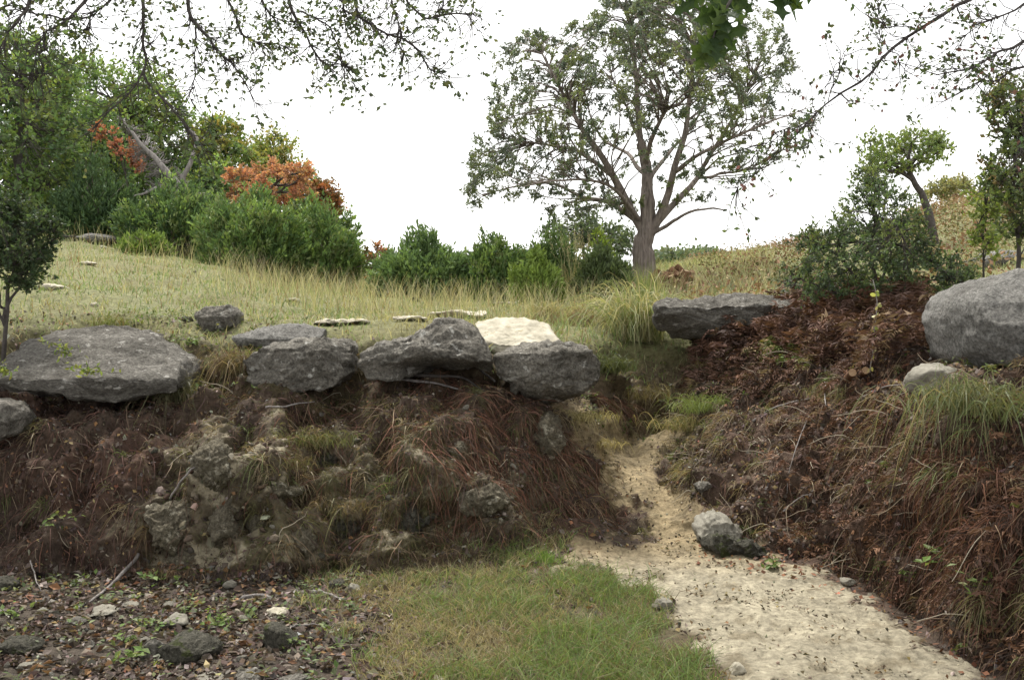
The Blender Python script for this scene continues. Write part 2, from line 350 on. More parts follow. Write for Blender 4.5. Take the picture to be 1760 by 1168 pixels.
# ------------------------------------------------------------------ rocks
def rock(name, outline, Y, thick, mat, label, seed, edge=None, lean=0.0, cuts=7, amp=0.05, res=(80, 32), cat='boulder', group=None, box=0.4, strata=0.0, rough=0.42, hollow=None, prism=False):
    """a solid stone whose widest outline is given in photo pixels at depth Y; thick = depth in metres;
    above the pixel row `edge` the stone leans back by `lean` metres per metre of height (a top surface that recedes)"""
    rg = np.random.default_rng(seed)
    o = np.array([at(p[0], p[1], Y) for p in outline]); o = np.vstack([o, o[:1]])
    L = np.concatenate([[0], np.cumsum(np.linalg.norm(np.diff(o, axis=0), axis=1))]); s = np.linspace(0, L[-1], res[0], endpoint=False)
    ring = np.stack([np.interp(s, L, o[:, k]) for k in range(3)], 1)
    for _ in range(2): ring = ring * 0.6 + 0.2 * (np.roll(ring, 1, 0) + np.roll(ring, -1, 0))
    c = (ring.min(0) + ring.max(0)) / 2; d = ring - c; d[:, 1] = 0
    ph = np.linspace(-pi / 2, pi / 2, res[1]) ; ph = np.sign(ph) * (np.abs(ph) / (pi / 2)) ** 0.8 * pi / 2
    sc = np.maximum(np.cos(ph), 0) ** box; dep = np.sign(np.sin(ph)) * np.abs(np.sin(ph)) ** 0.9 * thick / 2
    if prism:       # a block: flat front, sharp front edge, sides that run back and close in a little
        m1, m2 = int(res[1] * 0.45), int(res[1] * 0.38); m3 = res[1] - m1 - m2
        sc = np.concatenate([np.linspace(0, 1, m1), 1 - 0.16 * np.linspace(0.06, 1, m2) ** 1.5, np.linspace(0.80, 0, m3)])
        dep = np.concatenate([-0.5 - 0.05 * (1 - np.linspace(0, 1, m1) ** 2), -0.5 + np.linspace(0.05, 0.95, m2), np.full(m3, 0.5)]) * thick
    V = c + d[:, None, :] * sc[None, :, None]; V[..., 1] += dep[None, :]
    V = V.reshape(-1, 3)
    size = max(np.ptp(ring[:, 0]), np.ptp(ring[:, 2]), 0.05)
    R0 = np.array([np.ptp(ring[:, 0]) / 2, thick / 2, np.ptp(ring[:, 2]) / 2]); q = (V - c) / R0
    K = 6 + cuts; nk = unit(rg.normal(size=(K, 3))); dk_ = 0.74 + 0.22 * rg.random(K)
    if prism: K = 5; nk = unit(rg.normal(size=(K, 3)) * (1, 0.8, 1)); dk_ = 0.95 + 0.2 * rg.random(K)
    s_ = (q @ nk.T) / dk_; q = q / np.maximum(s_.max(1), 1.0)[:, None] ** 0.95; V = c + q * R0 * (1.0 if prism else 1.12)
    if lean:
        ze = EYE - (edge - CY) / F * Y
        V[:, 1] += lean * np.maximum(V[:, 2] - ze, 0)
    r0 = V - c
    for k in range(0 if prism else 2):
        n_ = unit(rg.normal(size=3) * (1, 0.8, 0.9)); q = r0 @ n_; lim = np.quantile(q, 0.86 + 0.1 * rg.random())
        ex = np.maximum(q - lim, 0); r0 = r0 - n_ * (ex * 0.85)[:, None]
    V = c + r0
    G = V.reshape(res[0], res[1], 3)
    Gp = np.concatenate([G[-1:], G, G[:1]], 0)
    n_ = unit(np.cross(np.gradient(Gp, axis=0), np.gradient(Gp, axis=1)))[1:-1].reshape(-1, 3)
    if ((V - c) * n_).sum() < 0: n_ = -n_
    A = amp * size
    dis = A * (0.6 * fbm(V, 1.6 / size * 1.2, 2, seed) + 0.6 * fbm(V, 6 / size, 3, seed + 9) - 0.5 * np.abs(fbm(V, 4 / size, 2, seed + 5)) + rough * fbm(V, 16 / size, 3, seed + 7))
    if strata:
        q = V[:, 2] * strata + 1.2 * pnoise(V, 2.0, seed); dis -= 0.35 * A * np.exp(-((q - np.floor(q) - 0.5) / 0.10) ** 2)
    V = V + n_ * dis[:, None]
    if hollow:
        h0 = at(hollow[0], hollow[1], Y); g2 = np.exp(-((V[:, 0] - h0[0]) / (hollow[2] / F * Y)) ** 2 - ((V[:, 2] - h0[2]) / (hollow[3] / F * Y)) ** 2); V[:, 1] += g2 * hollow[4] * (V[:, 1] < Y)
    na, nb = res; i, j = np.meshgrid(np.arange(na), np.arange(nb - 1), indexing='ij'); k = i * nb + j; k2 = ((i + 1) % na) * nb + j
    Fq = np.stack([k, k2, k2 + 1, k + 1], -1).reshape(-1, 4)
    base = np.array([c[0], Y, V[:, 2].min()])
    ob = put(name, mesh_np(name, V - base, Fq, mat), None, base)
    return tag(ob, label, cat, group)

def blob(px, py, w, h, n=9, seed=0, sq=0.25):
    rg = np.random.default_rng(seed + 999); t = np.linspace(0, 2 * pi, n, endpoint=False) + rg.random() * 0.6
    r = 1 + sq * rg.normal(size=n) * 0.6
    return [(px + math.cos(a) * w / 2 * q, py + math.sin(a) * h / 2 * q) for a, q in zip(t, r)]

rock('boulder', [(18, 585), (60, 562), (150, 560), (250, 580), (330, 618), (345, 640), (345, 668), (280, 676), (160, 684), (60, 684), (30, 650)], 7.9, 1.1, M['rock_slab'],
     'long tilted grey limestone slab with a cracked edge on the bank beside the dark shrub', 11, edge=646, lean=2.2, prism=True, cuts=2, amp=0.03, res=(140, 56), strata=5.0, box=0.3)
rock('boulder', [(340, 545), (362, 527), (400, 524), (416, 538), (412, 560), (385, 573), (352, 568)], 9.0, 0.45, M['rock_grey'],
     'small grey rock half sunk in the grass above the long tilted slab', 12, cuts=8, prism=True, edge=545, lean=0.8)
rock('boulder', [(420, 575), (440, 558), (520, 556), (570, 566), (565, 585), (500, 600), (430, 592)], 8.9, 0.9, M['rock_right'],
     'flat pale grey slab lying in the grass just behind the lichen spotted boulder', 13, edge=582, lean=2.2, cuts=3, amp=0.035, prism=True)
rock('boulder', [(440, 618), (470, 598), (515, 583), (600, 580), (617, 592), (616, 640), (590, 662), (520, 672), (480, 672), (450, 648)], 8.1, 0.9, M['rock_grey'],
     'dark angular boulder spotted with white lichen, leftmost of the three in a row', 14, cuts=4, amp=0.045, edge=598, lean=1.6, prism=True, res=(140, 60), strata=5.5)
rock('boulder', [(624, 608), (650, 590), (700, 582), (740, 556), (775, 545), (808, 548), (828, 572), (848, 610), (846, 636), (800, 628), (740, 634), (690, 650), (640, 655), (626, 635)], 8.05, 0.95, M['rock_grey'],
     'large sloping grey boulder with a hollow dark underside, in the middle of the row', 21, cuts=3, amp=0.045, edge=622, lean=1.1, prism=True, res=(150, 64), strata=6.0, hollow=(760, 636, 80, 18, 0.45))
rock('boulder', [(852, 605), (900, 590), (960, 586), (1000, 592), (1024, 625), (1020, 650), (985, 672), (955, 692), (910, 684), (880, 664), (852, 640)], 8.3, 1.0, M['rock_grey'],
     'blunt dark grey boulder jutting out over the pale chute', 16, cuts=4, amp=0.05, edge=604, lean=1.4, prism=True, res=(140, 60), strata=5.0, hollow=(960, 690, 50, 16, 0.2))
rock('boulder', [(1115, 525), (1180, 512), (1290, 503), (1375, 510), (1380, 545), (1330, 565), (1240, 580), (1150, 585), (1118, 560)], 10.5, 0.9, M['rock_slab'],
     'long weathered limestone ledge topped with pale stone behind the ferns', 17, cuts=3, amp=0.035, edge=528, lean=3.0, prism=True, res=(150, 56), strata=6.0, box=0.3)
rock('boulder', [(1622, 548), (1632, 518), (1672, 496), (1730, 472), (1790, 455), (1880, 470), (1900, 560), (1840, 622), (1750, 630), (1700, 622), (1665, 624), (1634, 602)], 6.9, 1.3, M['rock_right'],
     'huge rounded grey boulder on the bank at the photo edge', 18, cuts=1, amp=0.03, res=(140, 56), box=0.35, edge=510, lean=0.9)
rock('boulder', blob(1612, 662, 74, 68, 9, 4), 6.45, 0.42, M['rock_pale'], 'stubby pale stone tucked below the huge rounded boulder', 19, cuts=7, cat='stone')
rock('boulder', [(-60, 690), (0, 684), (36, 690), (46, 715), (40, 745), (10, 758), (-50, 750)], 7.1, 0.5, M['rock_grey'], 'grey block of limestone below the dark shrub at the photo edge', 20, cuts=9, prism=True)
rock('limestone_ledge', [(815, 556), (850, 545), (900, 545), (940, 555), (960, 585), (940, 606), (860, 612), (835, 595)], 9.3, 1.3, M['rock_white'],
     'bare chalk white limestone lip between the two big boulders', 22, cuts=3, amp=0.035, edge=604, lean=2.4, prism=True, res=(100, 44), cat='rock ledge')
STRIPS = [(585, 552, 110, 9, 10.0, 'thin white stone strip showing in the grass behind the lichen boulder'), (705, 546, 60, 9, 10.2, 'short flat white stone in the grass above the sloping boulder'),
          (870, 522, 60, 6, 12.5, 'thin pale stone flush with the dry meadow'), (790, 541, 110, 12, 9.9, 'pale flat stone behind the top of the sloping boulder'),
          (170, 412, 70, 20, 17.0, 'pale weathered rock outcrop at the top of the grass slope'), (110, 407, 26, 8, 16.0, 'small white stone by the dark shrub crown on the slope'),
          (152, 453, 26, 7, 13.5, 'small white stone alone on the grass slope'), (92, 495, 46, 14, 11.0, 'low grey stone on the slope beside the dark shrub'),
          (163, 524, 14, 10, 10.0, 'round pale stone above the long tilted slab'), (505, 515, 30, 6, 13, 'sliver of pale stone in the middle of the grass slope'),
          (1720, 448, 90, 36, 9.0, 'lumpy grey stone behind the huge rounded boulder'), (1655, 458, 40, 22, 9.0, 'grey stone between the evergreen shrub and the huge boulder'), (1722, 401, 34, 8, 13.0, 'thin white stone on the scrubby slope')]
for k, (x, y, w, h, Y, lb) in enumerate(STRIPS):
    Y = hit(x, y, 7.3, 11.5)[1] + 0.05
    rock('stone', blob(x, y, w, h, 9, 50 + k, 0.15), Y, w / F * Y * 0.8, M['rock_white'] if w < 65 or k < 4 else M['rock_right'], lb, 60 + k, cuts=4, res=(36, 16), cat='stone')
# stones on the creek floor and in the bank, one by one
def floor_stone(px, py, w, h, mat, label, seed, group=None, name='stone', tmax=7.6, cat='stone', sink=0.0):
    g = hit(px, py + h * 0.35, 1.5, tmax); Y = g[1]
    gy = CY - (g[2] - EYE) / Y * F
    rock(name, blob(px, py + h * 0.16, w * 0.9, h * 0.85, 9, seed, 0.3), Y + 0.02, w / F * Y * 0.85, mat, label, seed, cuts=7, amp=0.07, res=(40, 18), cat=cat, group=group)
FS = [(35, 1103, 80, 46, 'rock_moss', 'dark domed stone in the leaf litter at the photo edge'), (8, 1000, 50, 34, 'rock_moss', 'dull round stone against the bank foot at the photo edge'),
      (262, 1110, 50, 60, 'rock_grey', 'upright grey stone edge poking out of the leaf litter'), (330, 1105, 120, 62, 'rock_moss', 'broad weed covered rock next to the upright stone edge'),
      (480, 1090, 84, 58, 'rock_moss', 'dark grey domed boulder on the creek floor'), (303, 1064, 52, 22, 'rock_pale', 'pale wedge of limestone pointing out of the litter'),
      (474, 1050, 44, 18, 'rock_white', 'knobbly white stone just behind the dark domed boulder'), (228, 1024, 26, 12, 'rock_pale', 'upper of two pale stones piled at the bank foot'),
      (226, 1036, 26, 14, 'rock_pale', 'lower of two pale stones piled at the bank foot'), (170, 1048, 66, 14, 'rock_pale', 'long flat pale stone lying in the leaf litter'),
      (128, 1064, 34, 14, 'rock_grey', 'small grey stone in front of the long flat pale stone'), (45, 1142, 34, 14, 'rock_pale', 'pale stone in the near corner of the litter'),
      (425, 1158, 60, 22, 'rock_grey', 'flat grey stone cut by the bottom of the photo'), (505, 1166, 50, 20, 'rock_grey', 'low dark stone at the bottom of the photo beside the flat grey one'),
      (360, 1164, 66, 16, 'rock_pale', 'broad pale stone at the bottom of the photo'), (395, 1000, 28, 20, 'rock_pale', 'pale lump of stone at the foot of the crumbly outcrop'),
      (610, 1008, 30, 22, 'rock_pale', 'pale stone beside the mossy stone where the bank meets the grass'), (580, 1000, 36, 26, 'rock_moss', 'brown mossy stone where the bank meets the grass'),
      (1266, 1146, 34, 30, 'rock_white', 'white stone on the pale mud at the edge of the green grass'), (1340, 1180, 50, 24, 'rock_grey', 'grey stone at the bottom of the pale mud'),
      (1207, 832, 34, 22, 'rock_grey', 'small grey stone beside the head of the pale chute'), (870, 692, 44, 26, 'rock_pale', 'pale stone wedged under the blunt boulder'),
      (885, 665, 22, 28, 'rock_pale', 'small upright stone between the two big boulders'), (1140, 1035, 40, 22, 'rock_pale', 'pale lump of earth at the grass edge of the mud'),
      (1455, 995, 30, 16, 'rock_pale', 'pale stone where the mud meets the right bank')]
for k, (x, y, w, h, mt, lb) in enumerate(FS): floor_stone(x, y, w, h, M[mt], lb, 200 + k)
rock('boulder', [(1195, 900), (1215, 880), (1245, 885), (1268, 910), (1262, 922), (1225, 930), (1198, 922)], 7.45, 0.45, M['rock_pale'], 'blocky chalk and moss rock beside the pale mud chute', 44, cuts=8, amp=0.08, cat='stone')
rock('boulder', [(1205, 915), (1240, 915), (1300, 935), (1330, 955), (1290, 965), (1220, 945)], 7.2, 0.4, M['rock_moss'], 'low dark undercut stone below the chalky rock in the chute', 45, cuts=6, amp=0.09, cat='stone')
# crumbly tufa outcrops that show through the left bank
TU = [(375, 800, 120, 110, 'crumbly pale tufa lump at the top of the bank outcrop'), (300, 905, 110, 130, 'rounded tufa buttress low in the bank'), (400, 905, 80, 150, 'narrow pale tufa rib running down the outcrop'),
      (490, 835, 90, 40, 'flat pale stone ledge sticking out of the bank'), (455, 900, 80, 90, 'knobbly tufa lump right of the pale rib'), (560, 790, 90, 40, 'mossy yellowish stone shelf under the lichen boulder'),
      (525, 930, 60, 110, 'dim tufa column at the foot of the bank'), (830, 850, 120, 90, 'pale crumbly patch of stone under the hanging roots'), (940, 770, 60, 110, 'grey stone rib beneath the blunt boulder'),
      (590, 900, 80, 90, 'grey green mossy stone bulge in the mound'), (325, 960, 90, 80, 'moss streaked stone foot of the buttress'), (790, 770, 60, 60, 'grey earth lump at the crest of the mound'), (715, 890, 90, 100, 'low mossy bulge in the middle of the mound')]
for k, (x, y, w, h, lb) in enumerate(TU):
    g = hit(x, y, 2.8, 7.2)
    rock('tufa_outcrop', blob(x, y, w * 0.66, h * 0.7, 10, 300 + k, 0.4), g[1] + 0.13, 0.42, M['tufa'] if k not in (5, 9, 12) else M['rock_moss'], lb, 320 + k, cuts=6, amp=0.10, rough=0.45, res=(90, 36), cat='rock outcrop', box=0.55)
# cobbles scattered in the litter: alike stones
rs = np.random.default_rng(77)
protos = []
for k in range(6):
    ob = rock('cobble', blob(880, 584, 60 + 20 * rs.random(), 40, 8, 400 + k, 0.3), 6.0, 0.2, M[['rock_pale', 'rock_grey', 'rock_pale', 'rock_moss', 'rock_white', 'rock_grey'][k]], 'x', 410 + k, cuts=7, amp=0.07, res=(22, 11), cat='stone')
    me = ob.data; co = np.zeros(len(me.vertices) * 3, np.float32); me.vertices.foreach_get('co', co); co = co.reshape(-1, 3); co = co - (co.max(0) + co.min(0)) / 2; co /= np.ptp(co[:, 0])
    me.vertices.foreach_set('co', co.ravel()); me.update(); protos.append(me); bpy.data.objects.remove(ob)
def cobbles(n, w, smin, smax, label, group):
    p, nn, k = scatter(n, w, rs)
    for q in p:
        s = smin + (smax - smin) * rs.random() ** 2
        o = put('cobble', protos[rs.integers(6)], None, [float(c) for c in q + np.array([0, 0, s * 0.08])]); o.scale = (s, s * (0.7 + 0.5 * rs.random()), s * (0.6 + 0.4 * rs.random()))
        o.rotation_euler = (0.3 * rs.normal(), 0.3 * rs.normal(), rs.random() * 6.3); tag(o, label, 'stone', group)
inview = np.where((fpx > -60) & (fpx < 1820) & (fpy > -50) & (fpy < 1215), 1.0, np.where((fpx > -700) & (fpx < 2500) & (fpy < 1700) & (fc[:, 1] > 2.2), 0.45, 0.0))
cobbles(90, inview * (fT > 1.8) * (fT < 3.15) * (fpx < 620), 0.03, 0.10, 'small weathered stone scattered in the leaf litter of the creek floor', 'small stones in the leaf litter')
cobbles(30, inview * (fT > 3.3) * (fT < 6.5) * (fpx > 200) * (fpx < 950), 0.03, 0.09, 'small stone loose on the face of the earth bank', 'loose stones on the bank')
cobbles(12, inview * (fT > 8) * (fT < 10.0) * (fpx < 760), 0.05, 0.16, 'pale stone showing through the meadow grass', 'stones in the meadow')
# ------------------------------------------------------------------ growth helpers (all arrays, no operators)
def tubes(Ps, Rs, sides):
    Ps = np.asarray(Ps, float); B, n, _ = Ps.shape; Rs = np.broadcast_to(np.asarray(Rs, float), (B, n))
    t = unit(np.gradient(Ps, axis=1)); ch = unit(Ps[:, -1] - Ps[:, 0])
    ref = np.eye(3)[np.argmin(np.abs(ch), axis=1)][:, None, :]
    a = unit(np.cross(t, ref)); b = np.cross(t, a); th = np.arange(sides) / sides * 2 * pi
    V = Ps[:, :, None, :] + Rs[:, :, None, None] * (np.cos(th)[:, None] * a[:, :, None, :] + np.sin(th)[:, None] * b[:, :, None, :])
    bi, ni, si = np.meshgrid(np.arange(B), np.arange(n - 1), np.arange(sides), indexing='ij'); s2 = (si + 1) % sides; o = bi * n * sides
    Fq = np.stack([o + ni * sides + si, o + ni * sides + s2, o + (ni + 1) * sides + s2, o + (ni + 1) * sides + si], -1).reshape(-1, 4)
    return V.reshape(-1, 3), Fq
def joinm(parts):
    V, Fs, C, o = [], {}, [], 0
    for p in parts:
        v, f = p[0], p[1]
        for q in (f if isinstance(f, list) else [f]):
            if len(q): Fs.setdefault(q.shape[1], []).append(q + o)
        V.append(v); o += len(v)
        if len(p) > 2: C.append(p[2])
    return np.concatenate(V), [np.concatenate(x) for x in Fs.values()], (np.concatenate(C) if C else None)
def smooth_path(pts, n, rng=None, wig=0.0):
    pts = np.asarray(pts, float); k = len(pts); t = np.linspace(0, k - 1, n); out = np.zeros((n, 3))
    q = np.vstack([2 * pts[0] - pts[1], pts, 2 * pts[-1] - pts[-2]])
    i = np.minimum(t.astype(int), k - 2); f = (t - i)[:, None]
    p0, p1, p2, p3 = q[i], q[i + 1], q[i + 2], q[i + 3]
    out = 0.5 * (2 * p1 + (p2 - p0) * f + (2 * p0 - 5 * p1 + 4 * p2 - p3) * f**2 + (3 * p1 - p0 - 3 * p2 + p3) * f**3)
    if rng is not None and wig:
        d = rng.normal(size=(n, 3)) * wig; d[0] = 0; d = d * 0.5 + 0.25 * (np.roll(d, 1, 0) + np.roll(d, -1, 0)); d[0] = 0; out = out + d
    return out
def bez(a, b, da, rng, n, sag=0.0, wig=0.06):
    """B curves from a to b that leave along da"""
    L = np.linalg.norm(b - a, axis=1)[:, None, None]; t = np.linspace(0, 1, n)[None, :, None]
    c1 = a[:, None] + da[:, None] * L * 0.45; c2 = (a * 0.25 + b * 0.75)[:, None] + rng.normal(size=(len(a), 1, 3)) * L * 0.10
    p = (1-t)**3 * a[:, None] + 3 * (1-t)**2 * t * c1 + 3 * (1-t) * t**2 * c2 + t**3 * b[:, None]
    w = rng.normal(size=p.shape) * wig * L * (t * (1.15 - t)) * 0.5; p = p + w; p[..., 2] += -sag * (L[..., 0]) * (t[..., 0] ** 2)
    return p
def rand_dirs(n, rng): return unit(rng.normal(size=(n, 3)))
def leaf_cards(pos, d, L, W, rng, fold=0.25, nrm=None):
    n = len(pos); L = np.broadcast_to(L, n)[:, None]; W = np.broadcast_to(W, n)[:, None]
    s = unit(np.cross(d, rand_dirs(n, rng) if nrm is None else nrm)); up = np.cross(s, d)
    m = pos + d * L * 0.45 + up * L * fold * 0.5
    V = np.stack([pos, m + s * W / 2, pos + d * L, m - s * W / 2], 1).reshape(-1, 3)
    return V, np.arange(4 * n).reshape(-1, 4)
def pick(pal, n, rng, jit=0.18, per=4, w=None):
    pal = np.array(pal, float); c = pal[rng.choice(len(pal), n, p=w)] * (1 + jit * rng.normal(size=(n, 1))) * (1 + 0.06 * rng.normal(size=(n, 3)))
    return np.repeat(np.clip(c, 0.004, 0.95), per, 0)
def ribbons(Ps, W, rng, C=None, nrm=None):
    """flat tapered blades along B paths"""
    B, n, _ = Ps.shape; t = unit(np.gradient(Ps, axis=1)); r = rand_dirs(B, rng)[:, None] if nrm is None else nrm[:, None]
    s = unit(np.cross(t, r)); prof = (1 - np.linspace(0, 1, n) ** 2.2) * 0.94 + 0.06
    w = np.broadcast_to(W, B)[:, None, None] * prof[None, :, None] * 0.5
    V = np.stack([Ps - s * w, Ps + s * w], 2).reshape(-1, 3)
    b, k = np.meshgrid(np.arange(B), np.arange(n - 1), indexing='ij'); o = b * 2 * n + 2 * k
    Fq = np.stack([o, o + 1, o + 3, o + 2], -1).reshape(-1, 4)
    return (V, Fq, np.repeat(C, 2 * n, 0)) if C is not None else (V, Fq)

def limbs_px(specs, Y, rng, n=14, wig=0.02):
    """[(points (px,py,dY), r0, r1)] -> (path, radii) in metres"""
    out = []
    for pts, r0, r1 in specs:
        p = np.array([at(q[0], q[1], Y + (q[2] if len(q) > 2 else 0)) for q in pts]); path = smooth_path(p, n, rng, wig)
        out.append((path, r0 + (r1 - r0) * np.linspace(0, 1, n) ** 0.8))
    return out
def branch_out(nodes, nodet, noder, C, rng, n, minz=0.0):
    """one branch from the limb network to every cluster centre"""
    out_a = np.zeros(len(C), int)
    for i in range(0, len(C), 400):
        D = C[i:i+400, None] - nodes[None]; dd = np.linalg.norm(D, axis=2); align = (D * nodet[None]).sum(2) / (dd + 1e-6)
        out_a[i:i+400] = np.argmin(dd * (1.55 - 0.55 * align) + rng.random(dd.shape) * 0.12 * dd, axis=1)
    a = nodes[out_a]; L = np.linalg.norm(C - a, axis=1)
    da = unit(nodet[out_a] + 0.5 * unit(C - a) + 0.25 * rng.normal(size=a.shape))
    p = bez(a, C, da, rng, n, sag=-0.05)
    r = np.minimum(noder[out_a] * 0.6, 0.004 + 0.012 * L)
    return p, r[:, None] * np.linspace(1, 0.3, n)[None]
def net(limbs):
    N_ = np.concatenate([l[0][2:] for l in limbs]); T_ = np.concatenate([unit(np.gradient(l[0], axis=0))[2:] for l in limbs]); R_ = np.concatenate([l[1][2:] for l in limbs])
    return N_, T_, R_
def in_poly(px, py, poly): return poly_dist(px, py, poly) > 0

def sample_crown(n, poly, Y, depth, rng, dens=None):
    """points spread through a crown: outline in photo pixels, `depth` metres front to back"""
    poly = np.array(poly, float); lo, hi = poly.min(0), poly.max(0); out = []
    while len(out) < n:
        q = lo + (hi - lo) * rng.random((n * 2, 2)); d = poly_dist(q[:, 0], q[:, 1], poly); ok = d > 0
        if dens is not None: ok &= rng.random(len(q)) < dens(q[:, 0], q[:, 1])
        e = np.clip(d / (0.35 * min(hi - lo)), 0.03, 1) ** 0.5
        y = Y + (rng.random(len(q)) * 2 - 1) * depth / 2 * e
        for k in np.where(ok)[0]: out.append(at(q[k, 0], q[k, 1], y[k]))
    return np.array(out[:n])

def crown_from(limbs, C, rng, rad, twigs, leaves, L, W, pal, up=0.3, sides=4, fold=0.25, outw=0.0, palw=None, droop=0.0, tw_r=0.0025):
    """branches to cluster centres, twigs in each cluster, leaves on the twigs -> (branch mesh, leaf mesh)"""
    nodes, nt, nr = net(limbs); bp, br = branch_out(nodes, nt, nr, C, rng, 8)
    rep = np.repeat(np.arange(len(C)), twigs); s = rng.integers(4, 8, len(rep)); a = bp[rep, s]
    tip = C[rep] + rand_dirs(len(rep), rng) * rad * (0.35 + 0.75 * rng.random((len(rep), 1))) + np.array([0, 0, up * rad])
    tp = bez(a, tip, unit(bp[rep, 7] - bp[rep, 5] + 0.3 * rng.normal(size=a.shape) * np.linalg.norm(bp[rep, 7] - bp[rep, 5], axis=1)[:, None]), rng, 4)
    k = np.repeat(np.arange(len(rep)), leaves); f = rng.random(len(k)) ** 0.7 * 2.999; i0 = f.astype(int); fr = (f - i0)[:, None]
    pos = tp[k, i0] * (1 - fr) + tp[k, i0 + 1] * fr; d = unit(unit(tp[k, -1] - tp[k, 0]) * 0.7 + rng.normal(size=pos.shape) * 0.75 + np.array([0, 0, up - droop]))
    n = len(pos); Ls = L * (0.65 + 0.6 * rng.random(n))
    lv, lf = leaf_cards(pos, d, Ls, Ls * W * (0.75 + 0.5 * rng.random(n)), rng, fold)
    # colour: a tone for each cluster and a jitter for each leaf
    pal = np.array(pal, float); cc = pal[rng.choice(len(pal), len(C), p=palw)] * (1 + 0.13 * rng.normal(size=(len(C), 1)))
    c = cc[rep[k]] * (1 + 0.16 * rng.normal(size=(n, 1))) * (1 + 0.05 * rng.normal(size=(n, 3)))
    b1 = tubes(bp[:, [0, 2, 4, 5, 7]], br[:, [0, 2, 4, 5, 7]], 3); b2 = ribbons(tp[:, [0, 2, 3]], tw_r * 2.4, rng)
    return joinm([b1, b2])[:2], (lv, lf, np.repeat(np.clip(c, 0.004, 0.9), 4, 0))

def limb_mesh(limbs, sides=9, bark=0.06, rng=None, shag=0.0):
    ps = []
    for path, r in limbs:
        v, f = tubes(path[None], r[None], sides)
        if bark: v = v + (pnoise(v, 9.0, 3) * bark * np.repeat(r, sides))[:, None] * unit(v - np.repeat(path, sides, 0))
        if shag: v = v + (fbm(v * np.array([1, 1, 0.07]), 16.0, 3, 4) * shag * np.repeat(r, sides))[:, None] * unit(v - np.repeat(path, sides, 0))
        ps.append((v, f))
    return joinm(ps)[:2]

def make_tree(name, label, cat, base, limbs, C, rng, bark, leafm, group=None, trunk_n=1, **kw):
    root = empty(name, base, label, cat, group)
    v, f = limb_mesh([(smooth_path(limbs[0][0], 60), np.interp(np.linspace(0, 1, 60), np.linspace(0, 1, len(limbs[0][1])), limbs[0][1]))], 40, 0.12, shag=0.22) if name == 'juniper_tree' else limb_mesh(limbs[:trunk_n], 12, 0.12); part('trunk', v, f, bark, root)
    (bv, bf), (lv, lf, lc) = crown_from(limbs, C, rng, **kw)
    if len(limbs) > trunk_n:
        v, f = limb_mesh(limbs[trunk_n:], 8, 0.10); part('limbs', v, f, bark, root)
    part('branches', bv, bf, bark, root)
    cr = part('crown', lv, lf, leafm, root, lc, smooth=False)
    return root

GREENS = {'juniper': [(0.13, 0.165, 0.11), (0.165, 0.205, 0.115), (0.115, 0.14, 0.11), (0.19, 0.225, 0.10)],
          'jbush': [(0.14, 0.22, 0.068), (0.11, 0.18, 0.062), (0.19, 0.275, 0.078), (0.085, 0.145, 0.055), (0.16, 0.20, 0.08)],
          'oak': [(0.14, 0.215, 0.075), (0.175, 0.26, 0.08), (0.21, 0.275, 0.08), (0.105, 0.165, 0.065)],
          'dark': [(0.07, 0.115, 0.05), (0.095, 0.145, 0.055), (0.06, 0.10, 0.05)],
          'elm': [(0.20, 0.245, 0.07), (0.24, 0.255, 0.075), (0.16, 0.21, 0.065), (0.27, 0.235, 0.075)]}

# ------------------------------------------------------------------ the big juniper on the ledge
r = np.random.default_rng(101); YJ = 17.0; gb = ground_z((1107 - CX) / F * YJ, YJ); gp = CY - (gb - EYE) / YJ * F
JL = limbs_px([
 ([(1104, gp + 8), (1106, 450), (1108, 420), (1112, 385), (1113, 350), (1111, 300, .1), (1102, 245, .2)], 0.215, 0.075),
 ([(1110, 408), (1084, 360), (1056, 305, -.2), (1023, 250, -.4), (987, 200, -.5), (960, 147, -.6), (935, 95, -.6)], 0.115, 0.02),
 ([(1056, 305, -.2), (1005, 268, -.1), (960, 252, .2), (905, 246, .4), (870, 235, .5)], 0.055, 0.012),
 ([(1108, 392), (1060, 352, .4), (1010, 340, .7), (960, 320, 1.0), (895, 318, 1.2), (830, 338, 1.3)], 0.07, 0.012),
 ([(1100, 380), (1062, 330, -.8), (1020, 310, -1.2), (965, 308, -1.5), (900, 322, -1.7)], 0.05, 0.010),
 ([(1108, 280, .1), (1101, 240, .2), (1096, 180, .3), (1092, 100, .3), (1080, 20, .2), (1078, -30, .2)], 0.085, 0.02),
 ([(1104, 262, .1), (1086, 205, .6), (1060, 150, .9), (1040, 90, 1.0)], 0.05, 0.012),
 ([(1108, 285, .1), (1138, 195, -.7), (1178, 170, -1.0), (1215, 110, -1.2)], 0.06, 0.012),
 ([(1114, 410), (1145, 345, -.2), (1161, 289, -.4), (1178, 222, -.5), (1185, 156, -.6), (1195, 60, -.6), (1205, 0, -.5)], 0.10, 0.02),
 ([(1114, 405), (1160, 345, .3), (1196, 307, .6), (1220, 265, .8), (1255, 210, 1.0), (1290, 140, 1.1), (1310, 90, 1.1)], 0.085, 0.014),
 ([(1160, 295, -.4), (1200, 268, -.9), (1260, 238, -1.2), (1330, 205, -1.3), (1385, 185, -1.3)], 0.055, 0.010),
 ([(1112, 408), (1150, 385, -.3), (1175, 370, -.5), (1209, 357, -.7), (1248, 361, -.8)], 0.055, 0.014),
 ([(1196, 307, .6), (1240, 300, 1.0), (1290, 288, 1.3), (1340, 262, 1.4)], 0.04, 0.010),
 ([(1112, 300), (1075, 265, 1.4), (1030, 230, 2.0), (1000, 150, 2.2)], 0.06, 0.012),
 ([(1116, 310), (1150, 262, 1.5), (1200, 200, 2.1), (1240, 120, 2.2)], 0.06, 0.012),
], YJ, r, 16, 0.022)
JL = [(p_, r_ * (1.0 if i == 0 else 0.8)) for i, (p_, r_) in enumerate(JL)]
